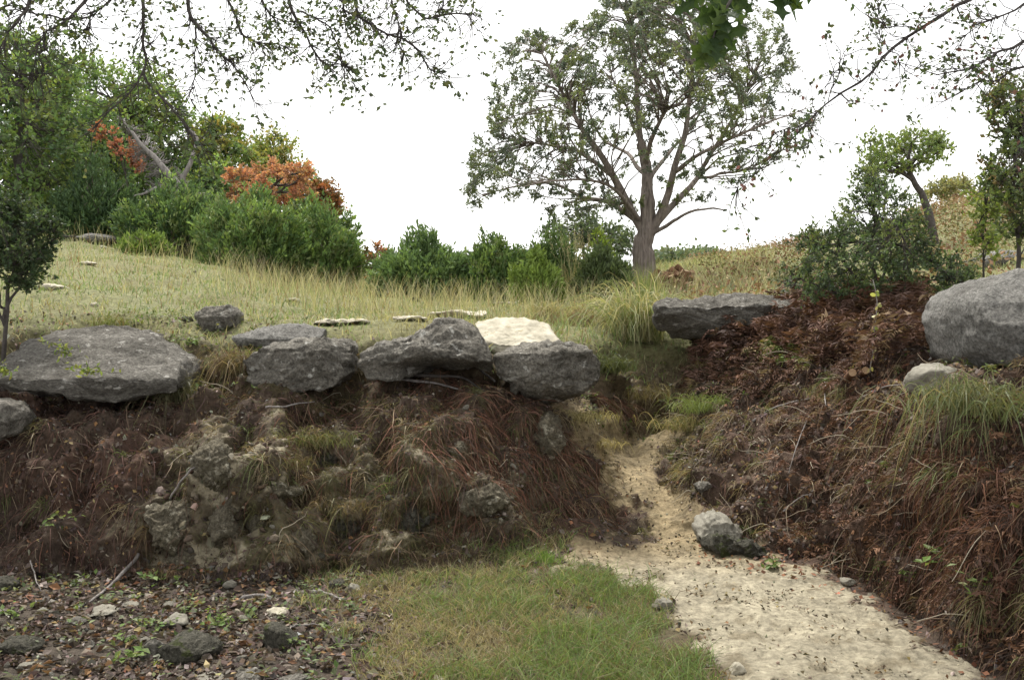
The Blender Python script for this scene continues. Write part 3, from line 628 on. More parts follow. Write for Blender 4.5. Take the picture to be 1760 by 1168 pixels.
OUT = [(1060, -30), (1010, 30), (960, 60), (895, 55), (850, 95), (835, 180), (815, 245), (795, 320), (805, 360), (860, 345), (930, 345), (960, 385), (1040, 385), (1085, 365), (1180, 345), (1250, 345), (1300, 305), (1390, 265), (1405, 195), (1370, 120), (1350, 40), (1280, -30)]
def jd(x, y):
    core = np.exp(-(((x - 1120) / 130) ** 2 + ((y - 300) / 85) ** 2)); topd = np.exp(-(((x - 1130) / 150) ** 2 + ((y - 50) / 90) ** 2))
    return np.clip(0.5 - 0.45 * core + 0.5 * topd - 0.2 * (x > 1290), 0.04, 1)
C = sample_crown(980, OUT, YJ, 4.6, r, jd); C = C[pnoise(C, 1.15, 61) + 0.5 * pnoise(C, 2.6, 62) > -0.42]
make_tree('juniper_tree', 'big spreading juniper with a shaggy trunk standing alone on the ledge', 'tree', JL[0][0][0], JL, C, r, M['bark_juniper'], M['needle'],
          rad=0.14, twigs=6, leaves=16, L=0.052, W=0.45, pal=GREENS['juniper'], up=0.15, outw=0.3)

# ------------------------------------------------------------------ background trees and shrubs
def bg_tree(name, label, Y, trunk, poly, n, depth, pal, seed, cat='tree', rad=0.3, twigs=7, leaves=5, L=0.105, W=0.62, bark='bark_oak', leafm='leaf', group=None, limbs=(), r0=0.10, up=0.2, fold=0.25, base_on_ground=True, palw=None):
    rg = np.random.default_rng(seed)
    if base_on_ground:
        x, y = trunk[0][0], trunk[0][1]; z = ground_z((x - CX) / F * Y, Y) - 0.05; trunk = [(x, CY - (z - EYE) / Y * F)] + list(trunk[1:])
    L0 = limbs_px([(trunk, r0, r0 * 0.35)] + list(limbs), Y, rg, 14, 0.02)
    cen = np.array(poly, float).mean(0)
    C = sample_crown(n, poly, Y, depth, rg)
    # main limbs fan out from the trunk into the crown
    extra = []
    tr = L0[0][0]
    for k in range(7):
        i = rg.integers(7, 13); t_ = C[rg.integers(len(C))]; p = bez(tr[i][None], t_[None], unit(tr[i] - tr[i - 2])[None], rg, 12)[0]
        extra.append((p, np.linspace(r0 * 0.42, 0.010, 12)))
    return make_tree(name, label, cat, L0[0][0][0], L0 + extra, C, rg, M[bark], M[leafm], group, rad=rad, twigs=twigs, leaves=leaves, L=L, W=W, pal=pal, up=up, fold=fold, palw=palw)

bg_tree('oak_tree', 'tall green oak rising furthest left behind the grass slope', 20, [(40, 400), (45, 330), (30, 250), (40, 150)], [(-160, 440), (-180, 60), (-60, 20), (60, 70), (125, 110), (150, 200), (140, 290), (110, 360), (60, 420)], 620, 4.5, GREENS['oak'] + GREENS['dark'][:2], 201, r0=0.16, rad=0.36)
bg_tree('oak_tree', 'dense dark green oak filling the gap behind the dark cedar bush', 23, [(110, 420), (115, 350), (120, 300), (118, 240)], [(20, 200), (60, 150), (120, 160), (180, 190), (215, 240), (225, 320), (200, 400), (30, 410), (0, 300)], 420, 3.5, GREENS['dark'] + GREENS['oak'], 231, r0=0.13, rad=0.42)
bg_tree('oak_tree', 'dense dark green tree behind the bare grey trunk', 25, [(330, 440), (330, 390), (335, 350), (330, 310)], [(240, 300), (290, 270), (350, 280), (400, 310), (420, 370), (400, 420), (250, 420), (225, 360)], 380, 3.0, GREENS['dark'] + GREENS['oak'], 232, r0=0.12, rad=0.4)
bg_tree('oak_tree', 'broad green oak with the bare grey limbs in front of it', 26, [(200, 420), (205, 340), (220, 260), (215, 180)], [(95, 130), (140, 100), (190, 110), (250, 105), (300, 130), (325, 190), (330, 260), (340, 330), (270, 380), (120, 400), (90, 250)], 600, 4.5, GREENS['oak'] + [(0.10, 0.12, 0.03)], 202, r0=0.15, rad=0.4)
bg_tree('oak_tree', 'green tree between the bare grey limbs and the yellowing tree', 27, [(380, 430), (382, 370), (375, 310), (370, 260)], [(325, 230), (350, 205), (385, 205), (415, 225), (440, 260), (450, 310), (430, 360), (360, 400), (325, 340)], 320, 3.0, GREENS['oak'] + GREENS['elm'], 203, rad=0.36)
bg_tree('elm_tree', 'yellow green tree just above the orange leaved tree', 29, [(475, 430), (478, 370), (480, 320), (478, 280)], [(430, 260), (440, 238), (470, 230), (505, 245), (500, 280), (540, 300), (520, 335), (450, 345), (425, 310)], 190, 2.5, GREENS['elm'], 204, rad=0.36)
bg_tree('oak_tree', 'bushy green tree behind the orange leaves at the end of the thicket', 25, [(560, 460), (558, 420), (550, 390), (552, 360)], [(430, 330), (480, 310), (530, 315), (560, 330), (590, 370), (612, 400), (600, 450), (440, 450), (420, 380)], 330, 2.5, GREENS['oak'] + GREENS['dark'], 233, r0=0.08, rad=0.32)
bg_tree('red_leaved_tree', 'small tree with bright orange red autumn leaves above the cedar bushes', 22, [(470, 440), (468, 390), (462, 350), (455, 315)], [(380, 320), (395, 295), (440, 285), (480, 272), (530, 290), (540, 310), (545, 335), (520, 350), (500, 345), (470, 352), (430, 368), (390, 365)], 120, 2.0, [(0.46, 0.235, 0.15), (0.40, 0.19, 0.12), (0.50, 0.30, 0.18), (0.30, 0.17, 0.10)], 205, rad=0.17, twigs=7, leaves=7, L=0.075)
bg_tree('red_leaved_tree', 'rust brown leaved small tree at the end of the orange one', 22.5, [(560, 440), (562, 390), (565, 360), (562, 340)], [(532, 330), (545, 312), (575, 320), (588, 345), (580, 372), (555, 380), (535, 360)], 90, 1.2, [(0.26, 0.10, 0.05), (0.22, 0.11, 0.05), (0.16, 0.11, 0.04)], 206, rad=0.2, L=0.08, twigs=6, r0=0.05)
bg_tree('red_leaved_tree', 'sprig of orange red leaves beside the bare grey limbs', 21, [(225, 430), (220, 360), (215, 300), (205, 260)], [(150, 225), (175, 215), (200, 235), (235, 245), (248, 280), (235, 300), (212, 270), (180, 245)], 34, 0.8, [(0.40, 0.17, 0.11), (0.32, 0.14, 0.09)], 207, rad=0.16, L=0.075, twigs=5, leaves=6, r0=0.03)
bg_tree('red_leaved_tree', 'thin orange brown shrub between the two rows of cedar bushes', 17.5, [(648, 495), (650, 470), (652, 450), (648, 435)], [(618, 425), (650, 418), (672, 430), (670, 470), (660, 490), (630, 488), (640, 455)], 46, 0.8, [(0.30, 0.11, 0.05), (0.24, 0.12, 0.05), (0.12, 0.10, 0.04)], 208, rad=0.13, L=0.06, twigs=5, leaves=6, r0=0.025)
bg_tree('oak_tree', 'small dark open crowned tree behind the tall grass by the juniper', 24, [(1005, 470), (1004, 440), (1000, 415), (1002, 395)], [(925, 385), (950, 370), (1000, 368), (1040, 375), (1085, 395), (1092, 430), (1060, 440), (1020, 430), (960, 425), (935, 410)], 150, 2.2, [(0.08, 0.11, 0.065), (0.10, 0.135, 0.075)], 209, rad=0.24, twigs=6, leaves=6, L=0.08, r0=0.06)
bg_tree('oak_tree', 'slanting little oak with a leaning bare trunk on the far slope', 17, [(1606, 372), (1590, 345), (1570, 310), (1555, 285)], [(1468, 275), (1490, 240), (1530, 235), (1575, 225), (1625, 238), (1645, 258), (1625, 275), (1585, 288), (1545, 300), (1500, 318), (1472, 310)], 110, 1.8, [(0.17, 0.23, 0.075), (0.21, 0.26, 0.09), (0.13, 0.18, 0.065)], 210, rad=0.19, twigs=6, leaves=7, L=0.06, r0=0.085)
bg_tree('oak_tree', 'distant olive tree low on the skyline past the slanting oak', 34, [(1640, 345), (1640, 335), (1638, 328), (1640, 322)], [(1585, 335), (1610, 315), (1650, 308), (1680, 318), (1670, 335), (1620, 345)], 70, 2.0, [(0.24, 0.23, 0.11), (0.20, 0.21, 0.10)], 211, rad=0.3, L=0.11, r0=0.08)
bg_tree('sapling', 'slender leafy sapling with some reddish leaves behind the huge boulder', 8.2, [(1742, 480), (1742, 400), (1738, 320), (1745, 220)], [(1680, 170), (1720, 140), (1800, 130), (1840, 200), (1820, 330), (1770, 430), (1720, 400), (1690, 300), (1720, 250), (1690, 210)], 260, 1.0, [(0.10, 0.14, 0.05), (0.14, 0.18, 0.06), (0.085, 0.115, 0.05), (0.15, 0.12, 0.07)], 212, rad=0.11, twigs=5, leaves=6, L=0.045, r0=0.022, W=0.5)
bg_tree('sapling', 'thin bright green sapling standing on the scrub beside the huge boulder', 9.5, [(1690, 470), (1690, 420), (1688, 380), (1692, 330)], [(1660, 340), (1690, 300), (1725, 330), (1720, 420), (1700, 460), (1672, 430)], 70, 0.6, [(0.20, 0.25, 0.07), (0.16, 0.21, 0.06)], 213, rad=0.10, twigs=4, leaves=5, L=0.045, r0=0.012)
# dead grey limbs
rd = np.random.default_rng(55)
DL = limbs_px([([(318, 430), (316, 385), (312, 340), (306, 322)], 0.16, 0.12),
  ([(310, 330), (290, 300, -.2), (262, 265, -.3), (235, 235, -.4), (205, 205, -.4)], 0.10, 0.02),
  ([(312, 335), (318, 305), (328, 275), (338, 245), (330, 225)], 0.075, 0.02), ([(314, 340), (345, 334, -.3), (375, 340, -.5), (398, 352, -.6), (410, 345, -.6)], 0.06, 0.015),
  ([(375, 340, -.5), (392, 365, -.6), (395, 385, -.6)], 0.04, 0.012), ([(300, 320), (265, 325, -.4), (235, 335, -.6), (215, 338, -.7)], 0.04, 0.01)], 20, rd, 12, 0.03)
root = empty('dead_tree', DL[0][0][0], 'bare grey dead tree with matted twigs among the green trees', 'tree')
v, f = limb_mesh(DL[:1], 10, 0.2); part('trunk', v, f, M['bark_dead'], root)
v, f = limb_mesh(DL[1:], 8, 0.15); part('limbs', v, f, M['bark_dead'], root)
Cd = sample_crown(520, [(200, 200), (240, 215), (290, 270), (330, 320), (330, 350), (270, 350), (235, 300), (215, 250)], 20, 0.9, rd)
nn_, nt_, nr_ = net(DL[1:]); bp, br = branch_out(nn_, nt_, nr_, Cd, rd, 8); v, f = tubes(bp, np.clip(br, 0.006, 0.016), 3)
part('twigs', v, f, M['bark_dead'], root)

def cedar(label, px0, px1, pytop, pybase, Y, seed, pal=GREENS['jbush'], n=900, group='cedar bushes behind the meadow', lean=0.0, pointy=0.36):
    """bushy young cedar: stems from the foot, upright feathery sprays all through the dome"""
    rg = np.random.default_rng(seed); cx = (px0 + px1) / 2; x0 = (cx - CX) / F * Y; zb = ground_z(x0, Y) - 0.03
    w = (px1 - px0) / F * Y / 2 * 1.22; ztop = EYE - (pytop - CY) / F * Y; h = max(ztop - zb, 0.3) * 1.12
    base = np.array([x0, Y, zb]); root = empty('cedar_bush', base, label, 'bush', group)
    nl = max(6, int(w / 0.13)); lob = np.stack([(rg.random(nl) * 2 - 1) * 0.7, (rg.random(nl) * 2 - 1) * 0.6, 0.60 + 0.40 * rg.random(nl)], 1); lob[0] = (0, 0, 1)
    # plume tips: random in the dome, pushed to its shell, dome height varied by lobes
    th = rg.random(n) * 2 * pi; rr = np.sqrt(rg.random(n)); X = rr * np.cos(th); Yy = rr * np.sin(th)
    hh = np.zeros(n)
    for a_ in lob: hh = np.maximum(hh, a_[2] * np.clip(1 - (((X - a_[0]) ** 2 + (Yy - a_[1]) ** 2) / 0.26), 0, 1) ** pointy * (1 - 0.35 * (a_[0] ** 2 + a_[1] ** 2)))
    hh = np.maximum(hh, 0.55 * np.sqrt(np.clip(1 - rr ** 2, 0, 1)) + 0.10)
    tz = hh * (1 - 0.75 * rg.random(n) ** 2.0) * (1 + 0.07 * rg.normal(size=n))
    tip = base + np.stack([X * w, Yy * w * 0.8, tz * h], 1)
    # stems
    a = base + np.stack([X * w * 0.35, Yy * w * 0.3, tz * h * 0.35], 1)
    sp = bez(np.repeat(base[None], 26, 0), tip[:26], np.repeat([[0, 0, 1.0]], 26, 0), rg, 8); v, f = tubes(sp, np.linspace(0.03, 0.006, 8)[None] * (0.5 + 0.6 * rg.random((26, 1))), 5)
    part('stems', v, f, M['bark_juniper'], root)
    ax = unit(tip - a + np.array([0, 0, 0.10 * h])); L = 0.22 + 0.2 * rg.random(n)
    m = 12; k = np.repeat(np.arange(n), m); s = rg.random(len(k)); pos = tip[k] - ax[k] * (L[k] * s)[:, None] + rg.normal(size=(len(k), 3)) * 0.022
    d = unit(ax[k] * 0.9 + rg.normal(size=pos.shape) * 0.55 + np.array([0, 0, 0.25])); Ls = (0.055 + 0.06 * rg.random(len(k)))
    lv, lf = leaf_cards(pos, d, Ls, Ls * 0.36, rg, 0.15)
    pal_ = np.array(pal); cc = pal_[rg.integers(len(pal_), size=n)] * (1 + 0.15 * rg.normal(size=(n, 1)))
    c = cc[k] * (1 + 0.15 * rg.normal(size=(len(k), 1)))
    part('foliage', lv, lf, M['needle'], root, np.repeat(np.clip(c, 0.005, 0.5), 4, 0), smooth=False)
    return root
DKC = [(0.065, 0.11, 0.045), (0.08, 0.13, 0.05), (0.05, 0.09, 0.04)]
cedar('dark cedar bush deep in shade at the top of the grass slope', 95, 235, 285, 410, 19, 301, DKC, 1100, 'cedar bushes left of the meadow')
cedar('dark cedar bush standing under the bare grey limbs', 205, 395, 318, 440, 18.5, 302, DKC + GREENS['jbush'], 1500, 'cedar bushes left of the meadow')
cedar('small light green cedar tuft at the foot of the shaded bushes', 210, 290, 398, 440, 17.2, 303, [(0.17, 0.25, 0.06), (0.13, 0.19, 0.05)], 400, 'cedar bushes left of the meadow')
cedar('broad bright green cedar bush below the orange tree', 350, 530, 335, 468, 17.5, 304, GREENS['jbush'], 1800, 'cedar bushes left of the meadow')
cedar('sloping bright green cedar bush ending the left thicket', 465, 622, 350, 478, 18.0, 305, GREENS['jbush'], 1500, 'cedar bushes left of the meadow')
cedar('wide dark green cedar bush just right of the orange brown shrub', 645, 805, 402, 505, 16.5, 306, [(0.12, 0.19, 0.07), (0.10, 0.16, 0.065), (0.15, 0.22, 0.075)], 1700)
cedar('bright feathery cedar bush in the middle of the row', 780, 910, 415, 505, 16.5, 307, GREENS['jbush'] + [(0.20, 0.29, 0.075)], 1600)
cedar('small pointed yellow green cedar in front of the row', 880, 965, 432, 508, 15.5, 308, [(0.20, 0.28, 0.065), (0.15, 0.22, 0.05)], 800, pointy=0.7)
cedar('dim green cedar behind the small pointed one', 895, 1010, 405, 495, 18.0, 309, [(0.13, 0.20, 0.075), (0.11, 0.17, 0.065)], 1200)
cedar('round dark bush beside the juniper trunk', 990, 1085, 432, 480, 16.0, 310, [(0.08, 0.11, 0.05), (0.11, 0.15, 0.06)], 800)
cedar('small lime green bush top showing above the round dark bush', 1000, 1060, 405, 470, 18.0, 311, [(0.26, 0.34, 0.07), (0.20, 0.28, 0.06)], 500)
cedar('low green cedar hidden behind the dark open crowned tree', 1030, 1100, 440, 478, 21.0, 312, [(0.07, 0.11, 0.04)], 300)
# broadleaf shrubs
bg_tree('evergreen_shrub', 'large dark evergreen shrub above the brown ferns', 9.6, [(1500, 520), (1505, 480), (1495, 440), (1500, 400)], [(1340, 478), (1390, 448), (1370, 420), (1385, 395), (1430, 400), (1440, 365), (1450, 350), (1475, 330), (1480, 300), (1520, 290), (1545, 325), (1590, 375), (1600, 430), (1660, 450), (1680, 480), (1640, 525), (1560, 530), (1500, 505), (1400, 515), (1345, 500)], 310, 2.2, [(0.08, 0.12, 0.06), (0.10, 0.145, 0.065), (0.07, 0.10, 0.06), (0.15, 0.19, 0.075)], 221, 'shrub', rad=0.15, twigs=7, leaves=8, L=0.038, W=0.5, r0=0.03,
        limbs=[([(1500, 510), (1465, 470), (1430, 435), (1400, 420)], 0.018, 0.006), ([(1505, 505), (1540, 470), (1570, 430), (1590, 400)], 0.018, 0.006), ([(1503, 500), (1530, 440), (1525, 390), (1520, 340)], 0.016, 0.005), ([(1500, 515), (1440, 500), (1390, 480), (1360, 470)], 0.015, 0.005), ([(1510, 515), (1570, 495), (1620, 470)], 0.015, 0.005)])
bg_tree('evergreen_shrub', 'dark leaning shrub with thin stems at the photo edge above the slab', 8.3, [(8, 560), (12, 520), (30, 470), (50, 430)], [(-120, 380), (-60, 340), (20, 340), (80, 365), (105, 395), (95, 430), (75, 470), (50, 500), (10, 480), (-100, 480)], 260, 1.0, [(0.05, 0.08, 0.04), (0.07, 0.10, 0.045), (0.04, 0.065, 0.035)], 222, 'shrub', rad=0.12, twigs=6, leaves=7, L=0.042, W=0.55, r0=0.022,
        limbs=[([(8, 555), (0, 510), (-20, 450)], 0.015, 0.006), ([(10, 540), (40, 480), (75, 420), (130, 405)], 0.014, 0.004), ([(8, 560), (-8, 500), (10, 430)], 0.014, 0.004)])
# ------------------------------------------------------------------ near trees whose branches hang into the picture (their trunks stand beside the creek, outside the frame)
def hanging_tree(name, label, trunk, limb_specs, hang, seed, pal, extraC, L=0.033, n_twig=85, dens=1.0, palw=None):
    rg = np.random.default_rng(seed)
    base = np.array(trunk[0]); root = empty(name, base, label, 'tree')
    tp_ = smooth_path(trunk, 16, rg, 0.02); tl = [(tp_, np.linspace(0.20, 0.12, 16))]
    v, f = limb_mesh(tl, 14, 0.15); part('trunk', v, f, M['bark_oak'], root)
    lim = [(smooth_path(p, 22, rg, 0.03), np.linspace(a, b, 22)) for p, a, b in limb_specs]
    hl = []
    for pts, r0, r1, Y0, Y1 in hang:
        Ys = np.linspace(Y0, Y1, len(pts)); p = np.array([at(q[0], q[1], y) for q, y in zip(pts, Ys)])
        hl.append((smooth_path(p, 20, rg, 0.012), np.linspace(r0, r1, 20) * 0.8))
    v, f = limb_mesh(lim + hl, 8, 0.2); part('limbs', v, f, M['bark_oak'], root)
    # fine twigs with leaves on the hanging branches
    tw = []; 
    for path, rr in hl:
        Lb = np.linalg.norm(np.diff(path, axis=0), axis=1).sum(); m = int(Lb * n_twig * dens / 2) + 4
        i = rg.integers(3, 20, m); a = path[i]; tg = unit(np.gradient(path, axis=0))[i]
        d = unit(tg * 0.5 + rg.normal(size=(m, 3)) * 0.8 + np.array([0, 0, -0.15])); ln = 0.08 + 0.22 * rg.random((m, 1))
        tw.append(bez(a, a + d * ln, unit(tg + d), rg, 5, wig=0.15))
    tw = np.concatenate(tw); tv, tf = tubes(tw, np.linspace(0.0030, 0.0012, 5)[None], 3)
    k = np.repeat(np.arange(len(tw)), 9); keep = rg.random(len(k)) < 0.55 * (rg.random(len(tw)) < 0.8)[k] + 0.05; k = k[keep]; i = np.minimum(rg.integers(2, 6, len(k)), 4); pos = tw[k, i] + rg.normal(size=(len(k), 3)) * 0.012
    d = unit(rg.normal(size=pos.shape) + np.array([0, 0, -0.3])); Ls = L * (0.6 + 0.7 * rg.random(len(k)))
    l1 = leaf_cards(pos, d, Ls, Ls * 0.55, rg, 0.2); c1 = pick(pal, len(k), rg, 0.2, 4, palw)
    (bv, bf), (lv, lf, lc) = crown_from(lim + tl, extraC, rg, rad=0.34, twigs=7, leaves=7, L=0.09, W=0.55, pal=pal, up=0.1, palw=palw)
    bv2, bf2, _ = joinm([(bv, bf), (tv, tf)]); part('branches', bv2, bf2, M['bark_oak'], root)
    V_l, F_l, C_l = joinm([(l1[0], l1[1], c1), (lv, lf, lc)]); part('crown', V_l, F_l, M['leaf'], root, C_l, smooth=False)
    return root
def overhead(n, lo, hi, rng):
    """crown points above the creek, all higher than the top of the view"""
    out = []
    while len(out) < n:
        p = np.array(lo) + (np.array(hi) - np.array(lo)) * rng.random(3)
        top = EYE + (CY + 70) / F * p[1] + 0.45
        if p[1] < 0.5 or p[2] > top or abs(p[0]) > 0.62 * p[1] + 0.6: out.append(p)
    return np.array(out)
ro = np.random.default_rng(808)
LEFT_HANG = [
 ([(243, -90), (244, 0), (247, 60), (247, 128), (170, 215)], .016, .003, 5.2, 5.0), ([(247, 128), (300, 195), (332, 238), (346, 252)], .009, .003, 5.05, 5.0),
 ([(300, -80), (320, 0), (345, 50), (380, 90), (404, 112), (442, 176)], .017, .003, 5.6, 5.3), ([(338, 42), (335, 80), (334, 130), (325, 170)], .007, .002, 5.5, 5.3),
 ([(375, -90), (392, 0), (420, 58), (432, 70), (492, 80)], .012, .003, 5.8, 5.6), ([(480, -90), (496, 0), (532, 72), (556, 112), (600, 118)], .013, .003, 5.4, 5.2),
 ([(510, 20), (560, 40), (580, 90), (590, 115)], .007, .002, 5.35, 5.2), ([(590, -80), (608, 0), (628, 36), (692, 72), (736, 116), (752, 126)], .013, .0025, 5.6, 5.3),
 ([(668, -60), (676, 0), (686, 68), (692, 106)], .008, .003, 5.5, 5.4), ([(690, -70), (702, 5), (745, 32), (800, 23), (813, 39)], .011, .004, 5.8, 5.7), ([(745, 32), (762, 0), (775, -30)], .005, .004, 5.75, 5.8),
 ([(560, -80), (580, -10), (600, 20), (645, 40)], .010, .003, 5.4, 5.2),
 ([(140, -90), (150, -10), (110, 40), (75, 60), (60, 110)], .014, .003, 5.0, 4.7), ([(60, -90), (50, 0), (20, 50), (-10, 100)], .014, .003, 4.9, 4.6), ([(75, 55), (70, 110), (40, 150)], .007, .002, 4.8, 4.7),
 ([(190, -80), (195, -10), (160, 30), (150, 70)], .010, .003, 5.2, 5.0), ([(440, -80), (450, -5), (470, 30), (510, 40)], .009, .003, 5.5, 5.3), ([(150, 30), (80, 25), (20, 10)], .007, .003, 5.0, 4.9)]
a_ = lambda px, py, Y: tuple(at(px, py, Y))
limbL = [([(-3.6, 4.6, 2.6), (-3.2, 4.8, 3.7), a_(-60, -130, 5.1), a_(140, -110, 5.2), a_(330, -90, 5.4), a_(520, -95, 5.5), a_(700, -85, 5.7), a_(900, -150, 6.0)], .11, .02),
         ([(-3.6, 4.5, 2.9), (-3.0, 3.0, 4.4), (-1.5, 1.5, 5.4), (0.4, 0.4, 6.0)], .10, .02), ([(-3.6, 4.5, 2.9), (-3.4, 5.8, 4.6), (-2.4, 6.6, 5.8), (-1.0, 7.0, 6.6)], .09, .02), ([(-3.6, 4.5, 3.2), (-4.6, 3.4, 5.0), (-5.4, 2.0, 6.0)], .08, .02)]
hanging_tree('live_oak', 'oak whose dark leafy branches hang into the top of the sky over the left half', [(-3.7, 4.4, 0.0), (-3.75, 4.45, 1.2), (-3.65, 4.55, 2.4), (-3.55, 4.6, 3.0)], limbL, LEFT_HANG, 601,
             [(0.09, 0.125, 0.06), (0.115, 0.16, 0.065), (0.075, 0.105, 0.06), (0.14, 0.165, 0.065)], overhead(420, (-7, -1.5, 4.2), (2.5, 8.0, 7.5), ro), dens=1.45)
RIGHT_HANG = [
 ([(1730, -60), (1674, 0), (1645, 14), (1583, 49), (1530, 89), (1490, 129), (1423, 174), (1396, 209), (1343, 258), (1271, 325)], .016, .002, 5.6, 5.0),
 ([(1820, 60), (1760, 70), (1720, 90), (1681, 107), (1614, 127)], .012, .004, 5.3, 5.0), ([(1800, 110), (1720, 129), (1685, 140), (1640, 160)], .009, .003, 5.3, 5.1),
 ([(1530, 89), (1512, 62), (1505, 30), (1520, 0)], .004, .002, 5.45, 5.5), ([(1530, 89), (1555, 110), (1600, 115)], .004, .002, 5.4, 5.3), ([(1396, 209), (1330, 230), (1290, 280)], .003, .002, 5.1, 5.0),
 ([(1423, 174), (1440, 130), (1450, 85)], .004, .002, 5.2, 5.2), ([(1800, -20), (1740, 20), (1690, 40), (1650, 60)], .009, .003, 5.4, 5.2), ([(1583, 49), (1540, 45), (1500, 40)], .004, .002, 5.4, 5.4), ([(1830, 100), (1790, 180), (1760, 230), (1745, 280)], .01, .003, 5.3, 5.1)]
limbR = [([(3.9, 4.9, 2.4), (3.6, 5.1, 3.3), a_(1900, 20, 5.5), a_(1730, -60, 5.6), a_(1500, -150, 5.8)], .07, .015), ([(3.9, 4.9, 2.2), (3.5, 5.1, 2.9), a_(1900, 60, 5.3), a_(1810, 85, 5.3)], .05, .015),
         ([(3.95, 4.9, 2.6), (3.4, 3.0, 4.4), (2.4, 1.5, 5.4), (1.0, 0.4, 6.0)], .09, .02), ([(3.95, 4.9, 2.6), (3.6, 6.0, 4.6), (2.8, 6.8, 5.8), (1.6, 7.2, 6.6)], .08, .02), ([(3.95, 4.9, 2.8), (4.9, 3.6, 4.8), (5.5, 2.2, 5.8)], .08, .02)]
hanging_tree('elm_tree', 'tree whose thin bare-tipped branches with a few reddish leaves slant in at the top right', [(4.05, 4.75, 0.9), (4.0, 4.8, 1.6), (3.95, 4.9, 2.2), (3.9, 4.9, 2.8)], limbR, RIGHT_HANG, 602,
             [(0.10, 0.14, 0.065), (0.135, 0.175, 0.07), (0.085, 0.115, 0.065), (0.19, 0.10, 0.095)], overhead(330, (-1.0, -1.5, 4.2), (6.5, 8.0, 7.5), ro), dens=0.95, palw=[.35, .3, .2, .15])

# lobed oak leaves close to the lens, each leaf a piece of its own
def lobed_leaf():
    half = [(0, 0), (.05, .03), (.14, .12), (.20, .30), (.24, .16), (.30, .10), (.40, .16), (.46, .42), (.52, .20), (.60, .12), (.70, .16), (.76, .33), (.82, .12), (1.0, 0.0)]
    L = [(x, y) for x, y in half]; n = len(L); V = []; 
    for x, y in L: V.append((x, y, 0.10 * y - 0.12 * x * x))
    for x, y in L[1:-1]: V.append((x, -y, 0.10 * y - 0.12 * x * x))
    for x, y in L[1:-1]: V.append((x, 0, -0.12 * x * x - 0.02))
    lft = list(range(n)); rgt = [0] + list(range(n, 2 * n - 2)) + [n - 1]; mid = [0] + list(range(2 * n - 2, 3 * n - 4)) + [n - 1]
    Fs = []
    for k in range(n - 1):
        for a, sgn in ((lft, 1), (rgt, -1)):
            q = [mid[k], mid[k + 1], a[k + 1], a[k]]; q = [x for i, x in enumerate(q) if x not in q[:i]]
            Fs.append(q if sgn < 0 else q[::-1])
    return V, Fs
lm = []
for k, c in enumerate([(0.04, 0.07, 0.02), (0.05, 0.09, 0.022), (0.03, 0.055, 0.018), (0.07, 0.11, 0.026)]):
    V, Fs = lobed_leaf(); me = bpy.data.meshes.new('leaf'); me.from_pydata(V, [], Fs); at_ = me.color_attributes.new('Col', 'FLOAT_COLOR', 'POINT')
    for d in at_.data: d.color = (*c, 1)
    me.materials.append(M['leaf']); me.update(); lm.append(me)
rl = np.random.default_rng(31); YO = 2.6
tw_pts = [at(1330, -170, YO + .2), at(1290, -60, YO + .1), at(1255, 0, YO), at(1235, 45, YO), at(1225, 70, YO)]
root = empty('oak_branch', tw_pts[0], 'drooping sprig of lobed dark green oak leaves in front of the juniper top', 'branch')
t1 = smooth_path(tw_pts, 16, rl, 0.004); t2 = smooth_path([tw_pts[1], at(1320, -30, YO), at(1345, -12, YO)], 8, rl, 0.003); t3 = smooth_path([tw_pts[1], at(1210, -30, YO + .1), at(1195, 0, YO + .1)], 8, rl, 0.003)
v, f = limb_mesh([(t1, np.linspace(.006, .002, 16)), (t2, np.linspace(.004, .0015, 8)), (t3, np.linspace(.004, .0015, 8))], 6, 0); part('twig', v, f, M['bark_oak'], root)
from mathutils import Matrix, Vector
for k in range(40):
    if k < 27: p = t1[rl.integers(6, 16)]; d = np.array([rl.normal() * 0.8, rl.normal() * 0.6, -0.7 + 0.5 * rl.normal()])
    elif k < 34: p = t2[rl.integers(2, 8)]; d = np.array([0.6 + rl.normal() * 0.5, rl.normal() * 0.4, -0.6 + 0.3 * rl.normal()])
    else: p = t3[rl.integers(2, 8)]; d = np.array([-0.4 + rl.normal() * 0.5, rl.normal() * 0.4, -0.6 + 0.3 * rl.normal()])
    d = Vector(d).normalized(); n_ = Vector((rl.normal() * .6, -1 + .3 * rl.normal(), rl.normal() * .6)); s_ = n_.cross(d).normalized(); n_ = d.cross(s_)
    o = put('leaf', lm[rl.integers(4)], root); sc = 0.072 + 0.035 * rl.random()
    m4 = Matrix((d, s_, n_)).transposed().to_4x4() @ Matrix.Scale(sc, 4); m4.translation = Vector(p - np.array(tw_pts[0])); o.matrix_local = m4
# ------------------------------------------------------------------ ground cover
rg = np.random.default_rng(4242)
DOWN = np.array([0, 0, -1.0])
def downslope(n): d = DOWN - n * (n @ DOWN)[:, None]; return unit(d)
def grass_blades(p, h, w, lean, C, rng, seg=4, stiff=1.0, nrm=None):
    n = len(p); t = np.linspace(0, 1, seg)[None, :, None]; az = rng.random(n) * 2 * pi; d = np.stack([np.cos(az), np.sin(az), np.zeros(n)], 1)
    up = np.array([0, 0, 1.0]) if nrm is None else unit(nrm * 0.5 + np.array([0, 0, 0.7]))
    h = np.broadcast_to(h, n)[:, None, None]; le = np.broadcast_to(lean, n)[:, None, None]
    P_ = p[:, None] + (up if nrm is None else up[:, None]) * h * (t - 0.35 * le * t ** 2) + d[:, None] * h * le * t ** 1.8
    return ribbons(P_, w, rng, C)
def noise_at(p, s, o, seed): return fbm(p, s, o, seed)
def stuff(name, label, parts, mat, smooth=True):
    V, Fs, C = joinm(parts); o = put(name, mesh_np(name, V, Fs, mat, C, smooth)); return tag(o, label, None, None, 'stuff')
